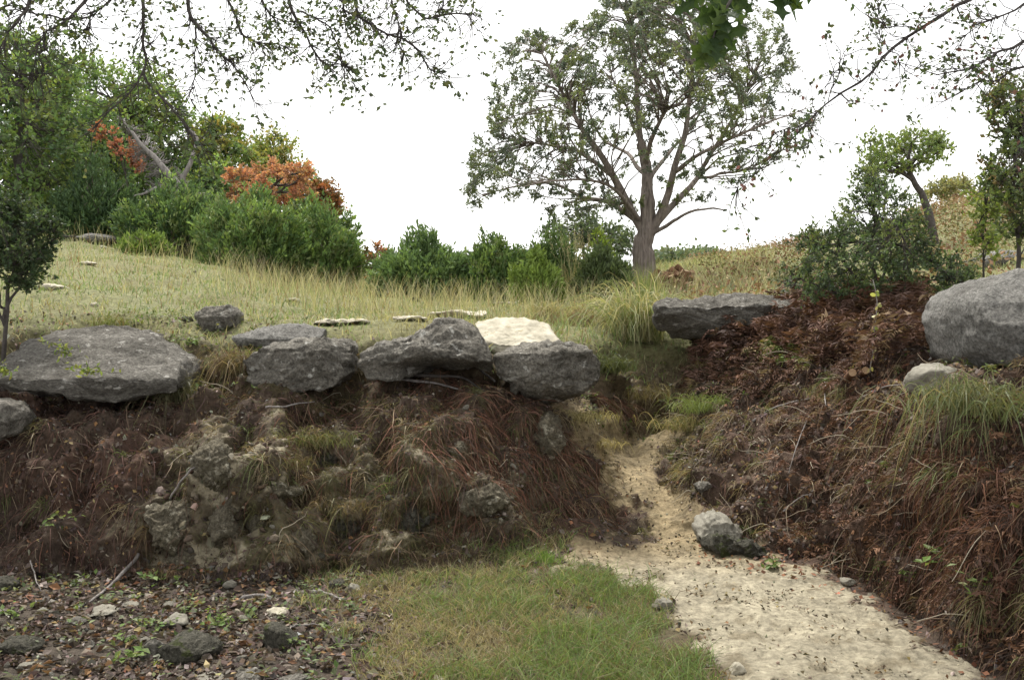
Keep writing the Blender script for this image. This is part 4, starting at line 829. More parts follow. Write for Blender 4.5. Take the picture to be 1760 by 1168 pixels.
tan_, straw, grn_, olive, brn = (0.32, 0.30, 0.18), (0.42, 0.39, 0.255), (0.17, 0.235, 0.10), (0.24, 0.265, 0.13), (0.20, 0.135, 0.075)

# meadow grass on the ledge and the slopes behind
w = inview * (fT > 7.35) * (fT < 11.6) / np.maximum(fc[:, 1], 6) ** 1.7
p, n_, k = scatter(76000, w, rg); Yd = p[:, 1]
g_ = np.clip(0.82 + 0.9 * noise_at(p, 0.9, 3, 71) + 0.25 * (fpx[k] < 520) - 0.2 * (fpx[k] > 620) * (fpx[k] < 1100) - 0.2 * (fpx[k] > 1150), 0, 1)
tall = sstep(14.0, 17, Yd) * (fpx[k] > 420) * (fpx[k] < 1320) + 0.8 * np.exp(-((fpx[k] - 960) / 90) ** 2) * (Yd < 14)
pal = np.array([tan_, straw, grn_, olive, brn]); u_ = rg.random(len(p))
ci = np.where(u_ < 0.55 * g_, 2, np.where(u_ < 0.75 * g_, 3, np.where(u_ < 0.80, 0, np.where(u_ < 0.93, 1, 4))))
C = pal[ci] * (1 + 0.18 * rg.normal(size=(len(p), 1)))
h = (0.045 + 0.075 * rg.random(len(p)) ** 1.5) * (0.85 + 0.7 * np.clip(pnoise(p, 1.6, 91), 0, 1)) * (1 + 1.5 * np.clip(tall, 0, 1.3))
stuff('meadow_grass', 'short dry and green meadow grass on the ledge', [grass_blades(p, h, 0.0030 + 0.0006 * Yd, 0.25 + 0.7 * rg.random(len(p)), C, rg, 3)], M['grass'])
# seeding stalks in front of the cedars
w = inview * (fT > 8.6) * (fT < 10.4) * (0.25 * (fpx > 60) + 0.75 * (fpx > 380)) * (fpx < 1330); p, n_, k = scatter(6400, w, rg)
C = np.array([straw, tan_, olive, brn])[rg.choice(4, len(p), p=[.4, .3, .2, .1])] * (1 + 0.15 * rg.normal(size=(len(p), 1)))
stuff('tall_grass', 'thin tall straw coloured grass stalks before the cedar bushes', [grass_blades(p, 0.22 + 0.32 * rg.random(len(p)), 0.006, 0.15 + 0.4 * rg.random(len(p)), C, rg, 5)], M['grass'])
# green and dry grass on the creek floor
gd = poly_dist(fpx, fpy, GREEN); w = inview * np.clip(0.30 + gd / 110 + 1.25 * fbm(fc, 2.3, 4, 78), 0, 1) ** 1.3 * (fT > 1.6) * (fT < 4.6) * (fchute < 0.75); p, n_, k = scatter(39000, w, rg); gp_ = np.clip(0.50 + 0.9 * noise_at(p, 2.2, 3, 72) + 0.45 * sstep(780, 1080, fpx[k]) - 0.3 * sstep(1120, 1168, fpy[k]) * (fpx[k] < 900) - 0.25 * (fpx[k] < 720), 0.05, 1)
u_ = rg.random(len(p)); ci = np.where(u_ < 0.5 * gp_, 0, np.where(u_ < 0.75 * gp_, 1, np.where(u_ < 0.80, 2, 3)))
C = np.array([(0.14, 0.21, 0.07), (0.21, 0.255, 0.095), (0.32, 0.275, 0.17), (0.18, 0.135, 0.09)])[ci] * (1 + 0.2 * rg.normal(size=(len(p), 1)))
h = (0.02 + 0.10 * rg.random(len(p)) ** 2.2) * (0.7 + 0.8 * gp_)
stuff('creek_grass', 'patchy green and straw grass on the creek floor', [grass_blades(p, h, 0.0028 + 0.0022 * rg.random(len(p)), 0.3 + 0.9 * rg.random(len(p)), C, rg, 3)], M['grass'])
# olive moss and fine dead grass on the mound
w = inview * (fT > 3.0) * (fT < 6.6) * np.exp(-((fpx - 690) / 190) ** 2) * (fpy > 690) + 0.35 * inview * (fT > 3.0) * (fT < 7.0) * (fpx > 230) * (fpx < 1250) * (fchute < 0.4)
p, n_, k = scatter(27000, w, rg)
C = np.array([(0.15, 0.135, 0.06), (0.105, 0.11, 0.042), (0.17, 0.12, 0.07), (0.085, 0.055, 0.035)])[rg.choice(4, len(p), p=[.3, .3, .2, .2])] * (1 + 0.2 * rg.normal(size=(len(p), 1)))
L = 0.02 + 0.06 * rg.random(len(p)) ** 1.6; t = np.linspace(0, 1, 3)[None, :, None]
d = unit(downslope(n_) * 0.5 + n_ * 0.7 + 0.6 * rg.normal(size=p.shape)); P_ = p[:, None] + d[:, None] * L[:, None, None] * t + DOWN * (L[:, None, None] * 0.4 * t ** 2)
stuff('bank_moss', 'olive moss and fine dead grass coating the mound', [ribbons(P_, 0.004, rg, C)], M['grass'])
# hanging rootlets and dead fern strands draped down the bank
def draped(nn, w, Lmin, Lmax, wid, pal, pw, seg=4, off=0.03, curl=0.5):
    p, n_, k = scatter(nn, w, rg); L = Lmin + (Lmax - Lmin) * rg.random(nn) ** 1.7; t = np.linspace(0, 1, seg)[None, :, None]
    d = unit(downslope(n_) + 0.35 * rg.normal(size=p.shape) * np.array([1, 0.4, 0.2])); Lk = L[:, None, None]
    P_ = p[:, None] - n_[:, None] * 0.01 + n_[:, None] * (off * (0.4 + rg.random((nn, 1, 1))) * 4 * t * (1.1 - t)) + d[:, None] * Lk * t + DOWN * 0.25 * Lk * t ** 2
    P_ = P_ + np.cumsum(rg.normal(size=P_.shape) * 0.012 * curl * 2, axis=1) * (t > 0)
    C = np.array(pal)[rg.choice(len(pal), nn, p=pw)] * (1 + 0.22 * rg.normal(size=(nn, 1)))
    return ribbons(P_, wid * (0.6 + 0.8 * rg.random(nn)), rg, C)
face = inview * (fT > 3.15) * (fT < 7.3) * (fchute < 0.35)
B_L = [(0.11, 0.064, 0.053), (0.075, 0.05, 0.045), (0.145, 0.078, 0.058), (0.22, 0.17, 0.12)]
B_C = [(0.19, 0.095, 0.066), (0.13, 0.073, 0.055), (0.25, 0.18, 0.12), (0.065, 0.047, 0.04)]
B_R = [(0.12, 0.068, 0.048), (0.085, 0.054, 0.042), (0.22, 0.155, 0.10), (0.05, 0.037, 0.032)]
stuff('hanging_roots', 'dark brown rootlets and dead strands draped down the left bank', [draped(10500, face * (fpx < 660) * (0.25 + 0.75 * (fpx < 270) + 0.5 * (fpy < 780)), 0.06, 0.34, 0.0045, B_L, [.35, .3, .2, .15])], M['root'])
stuff('hanging_roots', 'reddish roots hanging over the mound below the boulders', [draped(9500, face * (fchute < 0.1) * (poly_dist(fpx, fpy, [(915, 690), (985, 660), (1110, 740), (1110, 800), (1040, 815)]) < 0) * (fpx > 480) * (fpx < 1080) * np.clip(1.5 - (fpy - 640) / 230, 0.06, 1) * (0.25 + sstep(600, 800, fpx)), 0.08, 0.42, 0.0045, B_C, [.35, .3, .15, .2])], M['root'])
stuff('hanging_roots', 'rust brown roots and dead fern strands covering the right bank', [draped(14000, face * (fpx > 1130) * (0.35 + 0.65 * sstep(1300, 1600, fpx)), 0.05, 0.30, 0.0048, B_R, [.35, .3, .15, .2], off=0.045)], M['root'])
# rusty hanging roots on the steepest part of the right bank, straw and olive tufts over both banks
stuff('hanging_roots', 'curtain of rust coloured roots below the trailing clump on the right bank', [draped(3000, face * np.clip(poly_dist(fpx, fpy, [(1560, 760), (1640, 740), (1790, 780), (1790, 1010), (1600, 1000), (1540, 900)]) / 40, 0, 1), 0.06, 0.30, 0.005, [(0.15, 0.072, 0.043), (0.11, 0.057, 0.04), (0.08, 0.048, 0.037)], [.4, .35, .25], off=0.05)], M['root'])
tn, tpar = 0, []
p, n_, k = scatter(760, face * (1 + 3.0 * np.exp(-((fpx - 1110) / 80) ** 2) * (fT > 5.0)) * (0.35 + 0.65 * sstep(0.0, 0.4, fbm(fc, 1.6, 3, 82))) * (0.5 + (fpx > 1130) + 0.6 * (fpx > 420) * (fpx < 700)), rg); kk = np.repeat(np.arange(len(p)), 26)
base_ = p[kk] + rg.normal(size=(len(kk), 3)) * 0.022; d = unit(n_[kk] * 0.6 + np.array([0, 0, 0.5]) + 0.7 * rg.normal(size=base_.shape)); L = (0.06 + 0.14 * rg.random(len(p)))[kk] * (0.6 + 0.6 * rg.random(len(kk))); t = np.linspace(0, 1, 4)[None, :, None]
P_ = base_[:, None] + d[:, None] * L[:, None, None] * t + DOWN * (L[:, None, None] * 0.9 * t ** 2); cs = np.array([(0.27, 0.22, 0.135), (0.17, 0.165, 0.075), (0.21, 0.155, 0.095), (0.12, 0.15, 0.055)])[rg.choice(4, len(p), p=[.35, .25, .25, .15])]
stuff('bank_tufts', 'small straw and olive grass tufts dotted over the banks', [ribbons(P_, 0.0048, rg, cs[kk] * (1 + 0.2 * rg.normal(size=(len(kk), 1))))], M['grass'])
p, n_, k = scatter(600, face * ((fpx > 1150) + 0.25), rg); d = unit(n_ * 0.5 + np.array([0, 0, 0.35]) + 0.8 * rg.normal(size=p.shape)); L = 0.10 + 0.28 * rg.random(len(p))
sp = bez(p, p + d * L[:, None] + DOWN * (L * 0.35)[:, None], unit(n_ + np.array([0, 0, 0.8])), rg, 8, wig=0.08); v, f = tubes(sp, np.linspace(0.0034, 0.0016, 8)[None], 4)
stuff('dead_stems', 'thin pale dead stems and twigs tangled over the banks', [(v, f, np.repeat(np.array([(0.26, 0.21, 0.15), (0.17, 0.12, 0.085), (0.34, 0.30, 0.23)])[rg.choice(3, len(p))], 32, 0))], M['root'])
# clods and chips of limestone crumbling out of the banks
ICO_V = np.array([(0, 1, 1.618), (0, 1, -1.618), (0, -1, 1.618), (0, -1, -1.618), (1, 1.618, 0), (1, -1.618, 0), (-1, 1.618, 0), (-1, -1.618, 0), (1.618, 0, 1), (-1.618, 0, 1), (1.618, 0, -1), (-1.618, 0, -1)]) / 1.9
ICO_F = np.array([(0, 2, 8), (0, 8, 4), (0, 4, 6), (0, 6, 9), (0, 9, 2), (3, 1, 10), (3, 10, 5), (3, 5, 7), (3, 7, 11), (3, 11, 1), (2, 5, 8), (8, 5, 10), (8, 10, 4), (4, 10, 1), (4, 1, 6), (6, 1, 11), (6, 11, 9), (9, 11, 7), (9, 7, 2), (2, 7, 5)])
def rubble(nn, w, smin, smax, pal, pw):
    p, n_, k = scatter(nn, w, rg); s = smin + (smax - smin) * rg.random(nn) ** 2.5; q = ICO_V[None] * (0.55 + 0.6 * rg.random((nn, 12, 1)))
    A = rg.normal(size=(nn, 3, 3)); A, _ = np.linalg.qr(A); q = q * (np.array([1, 0.75, 0.5]) * (0.7 + 0.6 * rg.random((nn, 1, 3)))); q = np.einsum('nij,nvj->nvi', A, q) * s[:, None, None] * 0.5
    V = (p[:, None] + n_[:, None] * (s * 0.12)[:, None, None] + q).reshape(-1, 3); f = (ICO_F[None] + 12 * np.arange(nn)[:, None, None]).reshape(-1, 3); return V, f, pick(pal, nn, rg, 0.22, 12, pw)
RB = [(0.085, 0.062, 0.047), (0.06, 0.045, 0.036), (0.15, 0.125, 0.095), (0.36, 0.33, 0.26)]
stuff('rubble', 'brown clods and pale limestone chips crumbling from the left bank and mound', [rubble(2800, face * (fpx < 1060), 0.010, 0.055, RB, [.48, .3, .2, .02]), rubble(260, face * np.clip(poly_dist(fpx, fpy, [(300, 750), (470, 750), (520, 840), (480, 990), (240, 1000), (250, 880)]) / 30 + 0.2, 0, 1), 0.02, 0.12, RB, [.2, .2, .5, .1]),
      rubble(500, face * np.clip(poly_dist(fpx, fpy, [(770, 800), (900, 740), (960, 720), (950, 800), (900, 900), (780, 900)]) / 30 + 0.2, 0, 1), 0.015, 0.07, RB, [.2, .2, .45, .15])], M['root'], False)
stuff('rubble', 'dark clods and small stones crumbling from the right bank', [rubble(2400, face * (fpx > 1100), 0.012, 0.06, RB, [.45, .35, .16, .04])], M['root'], False)
stuff('gravel', 'grit and small stones on the creek floor', [rubble(2800, inview * (fT > 1.6) * (fT < 3.3) * (fchute < 0.7) * np.clip(1.2 - (fpx - 500) / 500, 0.12, 1), 0.008, 0.05, [(0.17, 0.15, 0.125), (0.11, 0.095, 0.08), (0.32, 0.30, 0.25)], [.45, .4, .15]), rubble(800, inview * (fchute > 0.5), 0.006, 0.03, [(0.30, 0.27, 0.20), (0.20, 0.17, 0.12)], [.6, .4])], M['root'], False)
# ferns: arching fronds with paired leaflets
def ferns(p, n_, L, C, rng, up=0.5, pairs=12, front=0.0):
    nn = len(p); t = np.linspace(0.0, 1, pairs + 1); az = rng.random(nn) * 2 * pi; out = unit(n_ * 0.9 + np.stack([np.cos(az), np.sin(az) - front, 0 * az], 1) * 0.8)
    Lk = L[:, None, None]; tt = t[None, :, None]
    P_ = p[:, None] + out[:, None] * Lk * tt * 0.7 + np.array([0, 0, 1.0]) * Lk * (up * tt - (up + 0.45) * tt ** 2.2) + rng.normal(size=(nn, pairs + 1, 3)) * 0.004
    tg = unit(np.gradient(P_, axis=1)); s = unit(np.cross(tg, np.array([0, 0, 1.0]) + 0.2 * rng.normal(size=(nn, 1, 3)))); q = P_[:, 1:].reshape(-1, 3)
    out_p = [ribbons(P_, 0.004, rng, C)]
    for sg in (-1, 1):
        d = unit(s * sg + 0.45 * tg + np.array([0, 0, -0.35]) + 0.15 * rng.normal(size=P_.shape))[:, 1:].reshape(-1, 3)
        l = (Lk[..., 0] * 0.24 * (1 - t[None, 1:]) ** 0.8 + 0.010).ravel() * (0.6 + 0.7 * rng.random(nn * pairs)); v, f = leaf_cards(q, d, l, l * 0.22 + 0.002, rng, 0.3); out_p.append((v, f, np.repeat(np.repeat(C, pairs, 0) * (1 + 0.12 * rng.normal(size=(nn * pairs, 1))), 4, 0)))
    return out_p
FERN = [(1165, 600), (1240, 560), (1330, 520), (1400, 490), (1590, 500), (1600, 600), (1540, 650), (1440, 665), (1330, 690), (1230, 690), (1170, 660)]
fw = face * np.clip(0.15 + poly_dist(fpx, fpy, FERN) / 40, 0, 1) * (fT > 3.3)
p, n_, k = scatter(1000, fw, rg)
C = np.array([(0.10, 0.058, 0.043), (0.135, 0.077, 0.054), (0.075, 0.047, 0.038), (0.20, 0.15, 0.085)])[rg.choice(4, len(p), p=[.4, .3, .2, .1])] * (1 + 0.2 * rg.normal(size=(len(p), 1)))
fp = ferns(p, n_, 0.16 + 0.2 * rg.random(len(p)), C, rg)
w2 = face * (fpx > 1330) * (fpy > 690); p, n_, k = scatter(1000, w2, rg); C = np.array([(0.11, 0.058, 0.04), (0.08, 0.046, 0.034), (0.16, 0.09, 0.055)])[rg.choice(3, len(p))] * (1 + 0.2 * rg.normal(size=(len(p), 1)))
fp += ferns(p, n_, 0.12 + 0.16 * rg.random(len(p)), C, rg)
TALL = [(1370, 520), (1420, 500), (1500, 505), (1590, 520), (1595, 600), (1520, 640), (1400, 640), (1330, 600), (1250, 640), (1180, 620), (1230, 580)]
p, n_, k = scatter(1000, inview * (fT > 5.6) * (fT < 8.4) * np.clip(poly_dist(fpx, fpy, TALL) / 20, 0, 1), rg)
C = np.array([(0.105, 0.058, 0.043), (0.14, 0.077, 0.053), (0.078, 0.048, 0.039), (0.19, 0.13, 0.075)])[rg.choice(4, len(p), p=[.4, .3, .2, .1])] * (1 + 0.2 * rg.normal(size=(len(p), 1)))
fp += ferns(p, n_, 0.30 + 0.30 * rg.random(len(p)), C, rg, up=1.35, pairs=16, front=1.2)
stuff('dead_ferns', 'mass of curled rust brown dead ferns on the right bank', fp, M['dry'])
w3 = face * np.clip(poly_dist(fpx, fpy, [(1200, 560), (1300, 540), (1420, 560), (1400, 640), (1280, 620), (1190, 640)]) / 30, 0, 1); p, n_, k = scatter(230, w3, rg)
C = np.array([(0.14, 0.16, 0.045), (0.11, 0.17, 0.045), (0.20, 0.17, 0.05)])[rg.choice(3, len(p))] * (1 + 0.2 * rg.normal(size=(len(p), 1)))
p2, n2, k = scatter(90, face * (fpx > 1480) * (fpy > 560), rg); C2 = np.array([(0.13, 0.14, 0.045), (0.10, 0.13, 0.04)])[rg.choice(2, len(p2))]
stuff('green_ferns', 'scattered yellow green ferns among the dead ones', ferns(p, n_, 0.14 + 0.16 * rg.random(len(p)), C, rg) + ferns(p2, n2, 0.10 + 0.14 * rg.random(len(p2)), C2, rg), M['leaf'])
# fallen leaves
def litter(nn, w, Lmin, Lmax, pal, pw, lift=0.006, tilt=0.45):
    p, n_, k = scatter(nn, w, rg); nr = unit(n_ + tilt * rg.normal(size=n_.shape)); d = unit(np.cross(nr, rand_dirs(nn, rg))); L = Lmin + (Lmax - Lmin) * rg.random(nn)
    v, f = leaf_cards(p + n_ * (lift + 0.012 * rg.random((nn, 1))) - d * L[:, None] * 0.5, d, L, L * (0.4 + 0.35 * rg.random(nn)), rg, 0.35 * rg.normal(), nr); return v, f, pick(pal, nn, rg, 0.25, 4, pw)
LT = [(0.095, 0.07, 0.056), (0.155, 0.125, 0.105), (0.06, 0.045, 0.038), (0.29, 0.255, 0.225), (0.22, 0.125, 0.07), (0.28, 0.22, 0.11)]
fl = inview * (fT > 1.6) * (fT < 3.3) * (fchute < 0.5)
stuff('leaf_litter', 'fallen brown and grey leaves carpeting the creek floor', [litter(3000, fl * np.clip(1.15 - (fpx - 420) / 330, 0.12, 1) * (fpx < 1100), 0.04, 0.085, LT, [.3, .25, .22, .1, .1, .03]), litter(14500, fl * np.clip(1.15 - (fpx - 420) / 330, 0.10, 1) * (fpx < 1050) * np.clip(0.55 + 1.1 * fbm(fc, 3.0, 3, 79), 0.08, 1), 0.016, 0.055, LT, [.36, .2, .27, .05, .09, .03])], M['dry'], False)
stuff('leaf_litter', 'dead leaves caught on the left bank and the mound', [litter(7000, face * (fpx < 1100) * (0.4 + (fpx < 300)), 0.015, 0.045, LT, [.33, .2, .27, .05, .11, .04])], M['dry'], False)
SHELF = [(1470, 625), (1560, 620), (1640, 650), (1620, 720), (1480, 740), (1400, 720), (1430, 660)]
stuff('leaf_litter', 'tan and red fallen leaves lying on the right bank', [litter(1500, face * np.clip(poly_dist(fpx, fpy, SHELF) / 25 + 0.2, 0, 1), 0.025, 0.06, [(0.30, 0.18, 0.12), (0.22, 0.11, 0.07), (0.14, 0.075, 0.05)], [.35, .35, .3]),
      litter(13000, face * (fpx > 1150) * np.clip(0.5 + fbm(fc, 2.5, 3, 83), 0.08, 1), 0.015, 0.055, LT, [.32, .18, .24, .05, .17, .04]), litter(500, inview * (fT > 2.7) * (fT < 3.4) * (fpx > 1200), 0.02, 0.05, [(0.26, 0.12, 0.07), (0.16, 0.08, 0.05)], [.5, .5])], M['dry'], False)
stuff('leaf_litter', 'dark bits of leaf and twig strewn on the pale mud', [litter(1000, inview * (fchute > 0.5) * np.clip(fbm(fc, 2.5, 3, 81) * 2, 0.05, 1), 0.008, 0.035, [(0.10, 0.075, 0.045), (0.06, 0.05, 0.035), (0.26, 0.20, 0.11), (0.2, 0.12, 0.07)], [.4, .3, .2, .1]), litter(1100, inview * (fchute > 0.02) * (fchute < 0.8), 0.015, 0.045, LT, [.3, .23, .2, .14, .09, .04])], M['dry'], False)
p, n_, k = scatter(2600, inview * (fT > 6.2) * (fT < 8.2) * (fpx < 1150), rg); stuff('leaf_litter', 'dry leaves gathered along the stony ledge', [litter(3500, inview * (fT > 6.3) * (fT < 8.1) * ((fpx < 520) + 0.2), 0.02, 0.05, LT, [.3, .23, .2, .1, .13, .04])], M['dry'], False)
# low weeds on ledge edge, bank edge and floor
w = inview * ((fT > 6.4) * (fT < 8.2) * 0.5 * (fpx > 180) * (fpx < 520) + 0.22 * (fT > 1.8) * (fT < 3.2) * (fpx < 620) + 0.2 * (fT > 6) * (fT < 8.2) * (fpx > 960)); p, n_, k = scatter(700, w, rg)
k9 = np.repeat(np.arange(len(p)), 9); pos = p[k9] + rg.normal(size=(len(k9), 3)) * np.array([.03, .03, .012]) + np.array([0, 0, .03]); d = unit(rg.normal(size=pos.shape) * np.array([1, 1, .4]) + np.array([0, 0, .35])); L = 0.018 + 0.03 * rg.random(len(k9))
v, f = leaf_cards(pos, d, L, L * 0.6, rg, 0.2, np.repeat([[0, 0, 1.0]], len(k9), 0)); stuff('weeds', 'low green weeds sprouting among leaves and stones', [(v, f, pick([(0.10, 0.14, 0.045), (0.14, 0.17, 0.06), (0.07, 0.10, 0.035)], len(k9), rg))], M['leaf'], False)
# dry scrub on the far right slope and by the juniper
w = inview * (fT > 8.6) * (fT < 11.3) * ((fpx > 1560) * (fpx < 1780) + 0.5 * (fpx > 1180) * (fpx < 1420)); p, n_, k = scatter(560, w, rg); k14 = np.repeat(np.arange(len(p)), 42)
pos = p[k14] + rg.normal(size=(len(k14), 3)) * np.array([.16, .16, .09]) + np.array([0, 0, .12]); d = rand_dirs(len(k14), rg); L = 0.03 + 0.06 * rg.random(len(k14))
cs = np.array([(0.20, 0.12, 0.075), (0.26, 0.16, 0.10), (0.13, 0.13, 0.055), (0.30, 0.25, 0.14)])[rg.choice(4, len(p))]
v, f = leaf_cards(pos, d, L, L * 0.55, rg, 0.2); stuff('dry_scrub', 'low brown and olive scrub on the slope right of the juniper', [(v, f, np.repeat(cs[k14] * (1 + 0.2 * rg.normal(size=(len(k14), 1))), 4, 0))], M['dry'], False)
# distant wood on the skyline, leaf colours tinted bluish in place of haze
lump = rg.random((46, 3)); dp = []
for q in lump:
    px_ = 1120 + 175 * q[0]; py_ = 447 - 10 * max(0, math.sin((q[0]) * 3.0 + 0.4)) + 6 * q[2]; c0 = at(px_, py_, 150 + 20 * q[1]); m = 130
    pos = c0 + rg.normal(size=(m, 3)) * np.array([1.0, 1.0, 0.55]); v, f = leaf_cards(pos, rand_dirs(m, rg), 0.7, 0.5, rg); dp.append((v, f, pick([(0.10, 0.135, 0.085), (0.13, 0.16, 0.10)], m, rg)))
stuff('distant_wood', 'far off trees tinted blue green for haze on the skyline right of the juniper trunk', dp, M['leaf'], False)

# ------------------------------------------------------------------ grass clumps, one by one
def clump(px, py, label, n, L, spread, droop, pal, seed, tmin=2.9, tmax=9.5, wid=0.005, group='bunch grass clumps', stalks=0, up=1.0, g=None):
    r_ = np.random.default_rng(seed); g = hit(px, py, tmin, tmax) if g is None else np.array(g)
    p = g + r_.normal(size=(n, 3)) * np.array([spread, spread * 0.6, 0.015]); az = r_.random(n) * 2 * pi; o = np.stack([np.cos(az), np.sin(az), 0 * az], 1)
    s = np.linspace(0, 1, 7)[None, :, None]; Lk = (L * (0.5 + 0.65 * r_.random(n)))[:, None, None]; rad = (0.25 + 0.75 * r_.random(n))[:, None, None]
    P_ = p[:, None] + o[:, None] * Lk * rad * 0.62 * (s + 0.3 * s ** 2) * min(1, 0.4 + droop) + np.array([0, 0, 1.0]) * Lk * (up * s - droop * (0.4 + rad) * s ** 2.3) + r_.normal(size=(n, 1, 3)) * 0.07 * L * s + r_.normal(size=(n, 7, 3)) * 0.012 * L * s
    C = np.array(pal)[r_.choice(len(pal), n)] * (1 + 0.18 * r_.normal(size=(n, 1)))
    v, f, c = ribbons(P_, wid * (0.5 + 0.9 * r_.random(n)), r_, C)
    root = empty('grass_clump', g, label, 'grass clump', group); tag(part('blades', v, f, M['grass'], root, c), kind='stuff')
    if stalks:
        a = g + r_.normal(size=(stalks, 3)) * np.array([spread, spread, 0]); b = a + np.stack([r_.normal(size=stalks) * 0.14, r_.normal(size=stalks) * 0.1, L * (1.1 + 0.5 * r_.random(stalks))], 1)
        sp = bez(a, b, np.repeat([[0, 0, 1.0]], stalks, 0), r_, 8, wig=0.01); v, f, c = ribbons(sp, 0.008, r_, np.repeat([straw], stalks, 0) * (1 + 0.1 * r_.normal(size=(stalks, 1)))); part('stalks', v, f, M['grass'], root, c)
        k = np.repeat(np.arange(stalks), 26); i = 0.72 + 0.28 * r_.random(len(k)); pos = a[k] + (b - a)[k] * i[:, None] + r_.normal(size=(len(k), 3)) * 0.012
        v, f = leaf_cards(pos, unit((b - a)[k] + 0.25 * r_.normal(size=pos.shape)), 0.035, 0.008, r_); tag(part('seed_heads', v, f, M['grass'], root, pick([straw, tan_], len(k), r_)), kind='stuff')
    return root
GG, GS = [(0.17, 0.22, 0.085), (0.13, 0.18, 0.07), (0.24, 0.25, 0.11)], [(0.40, 0.34, 0.20), (0.30, 0.25, 0.14), (0.22, 0.21, 0.10), (0.17, 0.19, 0.08)]
clump(1095, 582, 'big arching clump of bunch grass at the end of the limestone ledge', 620, 1.15, 0.13, 1.0, [(0.34, 0.33, 0.18), (0.25, 0.28, 0.13), (0.42, 0.38, 0.23), (0.20, 0.24, 0.10)], 901, 7.4, 8.6, 0.010, up=1.2)
clump(1110, 530, 'upright bright green tuft rising behind the big arching clump', 300, 0.62, 0.07, 0.2, GG, 902, 7.2, 9.2, 0.0055, up=1.15)
clump(985, 505, 'tall pale grass clump with seed heads left of the juniper trunk', 240, 0.75, 0.12, 0.3, GS + GG, 903, 7.6, 10, 0.006, stalks=30, up=1.1)
clump(945, 545, 'dry straw clump beside the chalk white ledge', 520, 0.5, 0.13, 0.9, GS, 904, 7, 9.0, 0.005)
clump(1010, 555, 'dry brown clump between the white ledge and the arching grass', 520, 0.55, 0.13, 0.95, [tan_, brn, (0.22, 0.17, 0.09)], 905, 6.8, 9.0, 0.005)
clump(300, 690, 'wiry dark clump drooping below the end of the tilted slab', 260, 0.62, 0.06, 1.05, [(0.14, 0.14, 0.075), (0.10, 0.10, 0.055), (0.20, 0.18, 0.10)], 906, 4.8, 7.0, 0.004)
clump(408, 640, 'straw and brown clump hanging between the slab and the lichen boulder', 520, 0.58, 0.09, 1.35, [(0.28, 0.22, 0.13), (0.17, 0.12, 0.075), (0.13, 0.13, 0.06), (0.10, 0.06, 0.045)], 907, 5.2, 7.4, 0.0045)
clump(1655, 700, 'large green clump trailing long blades down the right bank', 380, 0.62, 0.12, 1.5, [(0.15, 0.18, 0.085), (0.20, 0.21, 0.11), (0.11, 0.13, 0.06), (0.26, 0.22, 0.12)], 908, 4.4, 7.0, 0.0058)
clump(1215, 705, 'low bright green tuft at the head of the gully', 420, 0.36, 0.13, 0.8, [(0.17, 0.22, 0.07), (0.22, 0.26, 0.10)], 909, 4, 7.3, 0.005)
clump(1180, 735, 'pale straw tuft spilling into the gully', 420, 0.38, 0.16, 1.0, GS, 910, 4, 7.0, 0.005)
clump(1120, 690, 'brown and olive tuft on the back wall of the gully', 520, 0.4, 0.2, 1.0, [(0.16, 0.14, 0.06), (0.12, 0.09, 0.05), (0.22, 0.19, 0.10)], 911, 4, 7.3, 0.005)
clump(1050, 640, 'dark green leafy tuft right of the blunt boulder', 360, 0.36, 0.10, 0.8, [(0.08, 0.09, 0.035), (0.09, 0.11, 0.045)], 912, 5, 7.6, 0.006)
clump(1720, 720, 'dim green clump at the photo edge under the huge boulder', 260, 0.40, 0.12, 0.9, [(0.12, 0.15, 0.06), (0.16, 0.16, 0.07)], 913, 4.2, 7.2, 0.0045)
clump(1420, 680, 'thin tan tuft on the crest of the right bank', 160, 0.28, 0.08, 1.0, [(0.22, 0.18, 0.10), (0.15, 0.15, 0.07)], 914, 4, 7.2, 0.004)
clump(190, 560, 'short green tuft growing on top of the tilted slab edge', 220, 0.2, 0.10, 0.5, [(0.15, 0.18, 0.06), (0.20, 0.19, 0.08)], 915, 7.0, 8.6, 0.005)
clump(540, 760, 'olive tuft on the mossy shelf under the lichen boulder', 360, 0.3, 0.13, 1.0, [(0.15, 0.16, 0.06), (0.20, 0.17, 0.09), (0.12, 0.13, 0.05)], 916, 4, 6.8, 0.0045)
clump(500, 800, 'dark drooping tuft on the bank under the lichen boulder', 200, 0.26, 0.08, 1.1, [(0.12, 0.12, 0.05), (0.20, 0.16, 0.09), (0.10, 0.07, 0.045)], 917, 4, 6.6, 0.004)
clump(985, 715, 'yellow moss and grass fringe along the ridge of the chute', 420, 0.20, 0.16, 1.3, [(0.34, 0.30, 0.15), (0.26, 0.23, 0.11), (0.40, 0.35, 0.20)], 918, 4, 6.8, 0.0045)
clump(1030, 760, 'straw fringe where the chute ridge meets the mud', 260, 0.18, 0.12, 1.3, [(0.36, 0.31, 0.17), (0.26, 0.22, 0.12)], 919, 3.6, 6.6, 0.0045)
clump(600, 870, 'dead hanging tuft low on the mound', 220, 0.22, 0.16, 1.2, [(0.17, 0.13, 0.075), (0.12, 0.10, 0.05)], 920, 3.2, 5.6, 0.004)
clump(300, 985, 'brown dead fringe at the bank foot', 160, 0.22, 0.10, 1.2, [(0.22, 0.16, 0.10), (0.14, 0.09, 0.06)], 921, 3.0, 4.6, 0.004)
clump(935, 965, 'fresh green tuft at the edge of the creek grass', 200, 0.14, 0.06, 0.5, [(0.16, 0.26, 0.06), (0.13, 0.20, 0.05)], 922, 2.2, 4.0, 0.004)

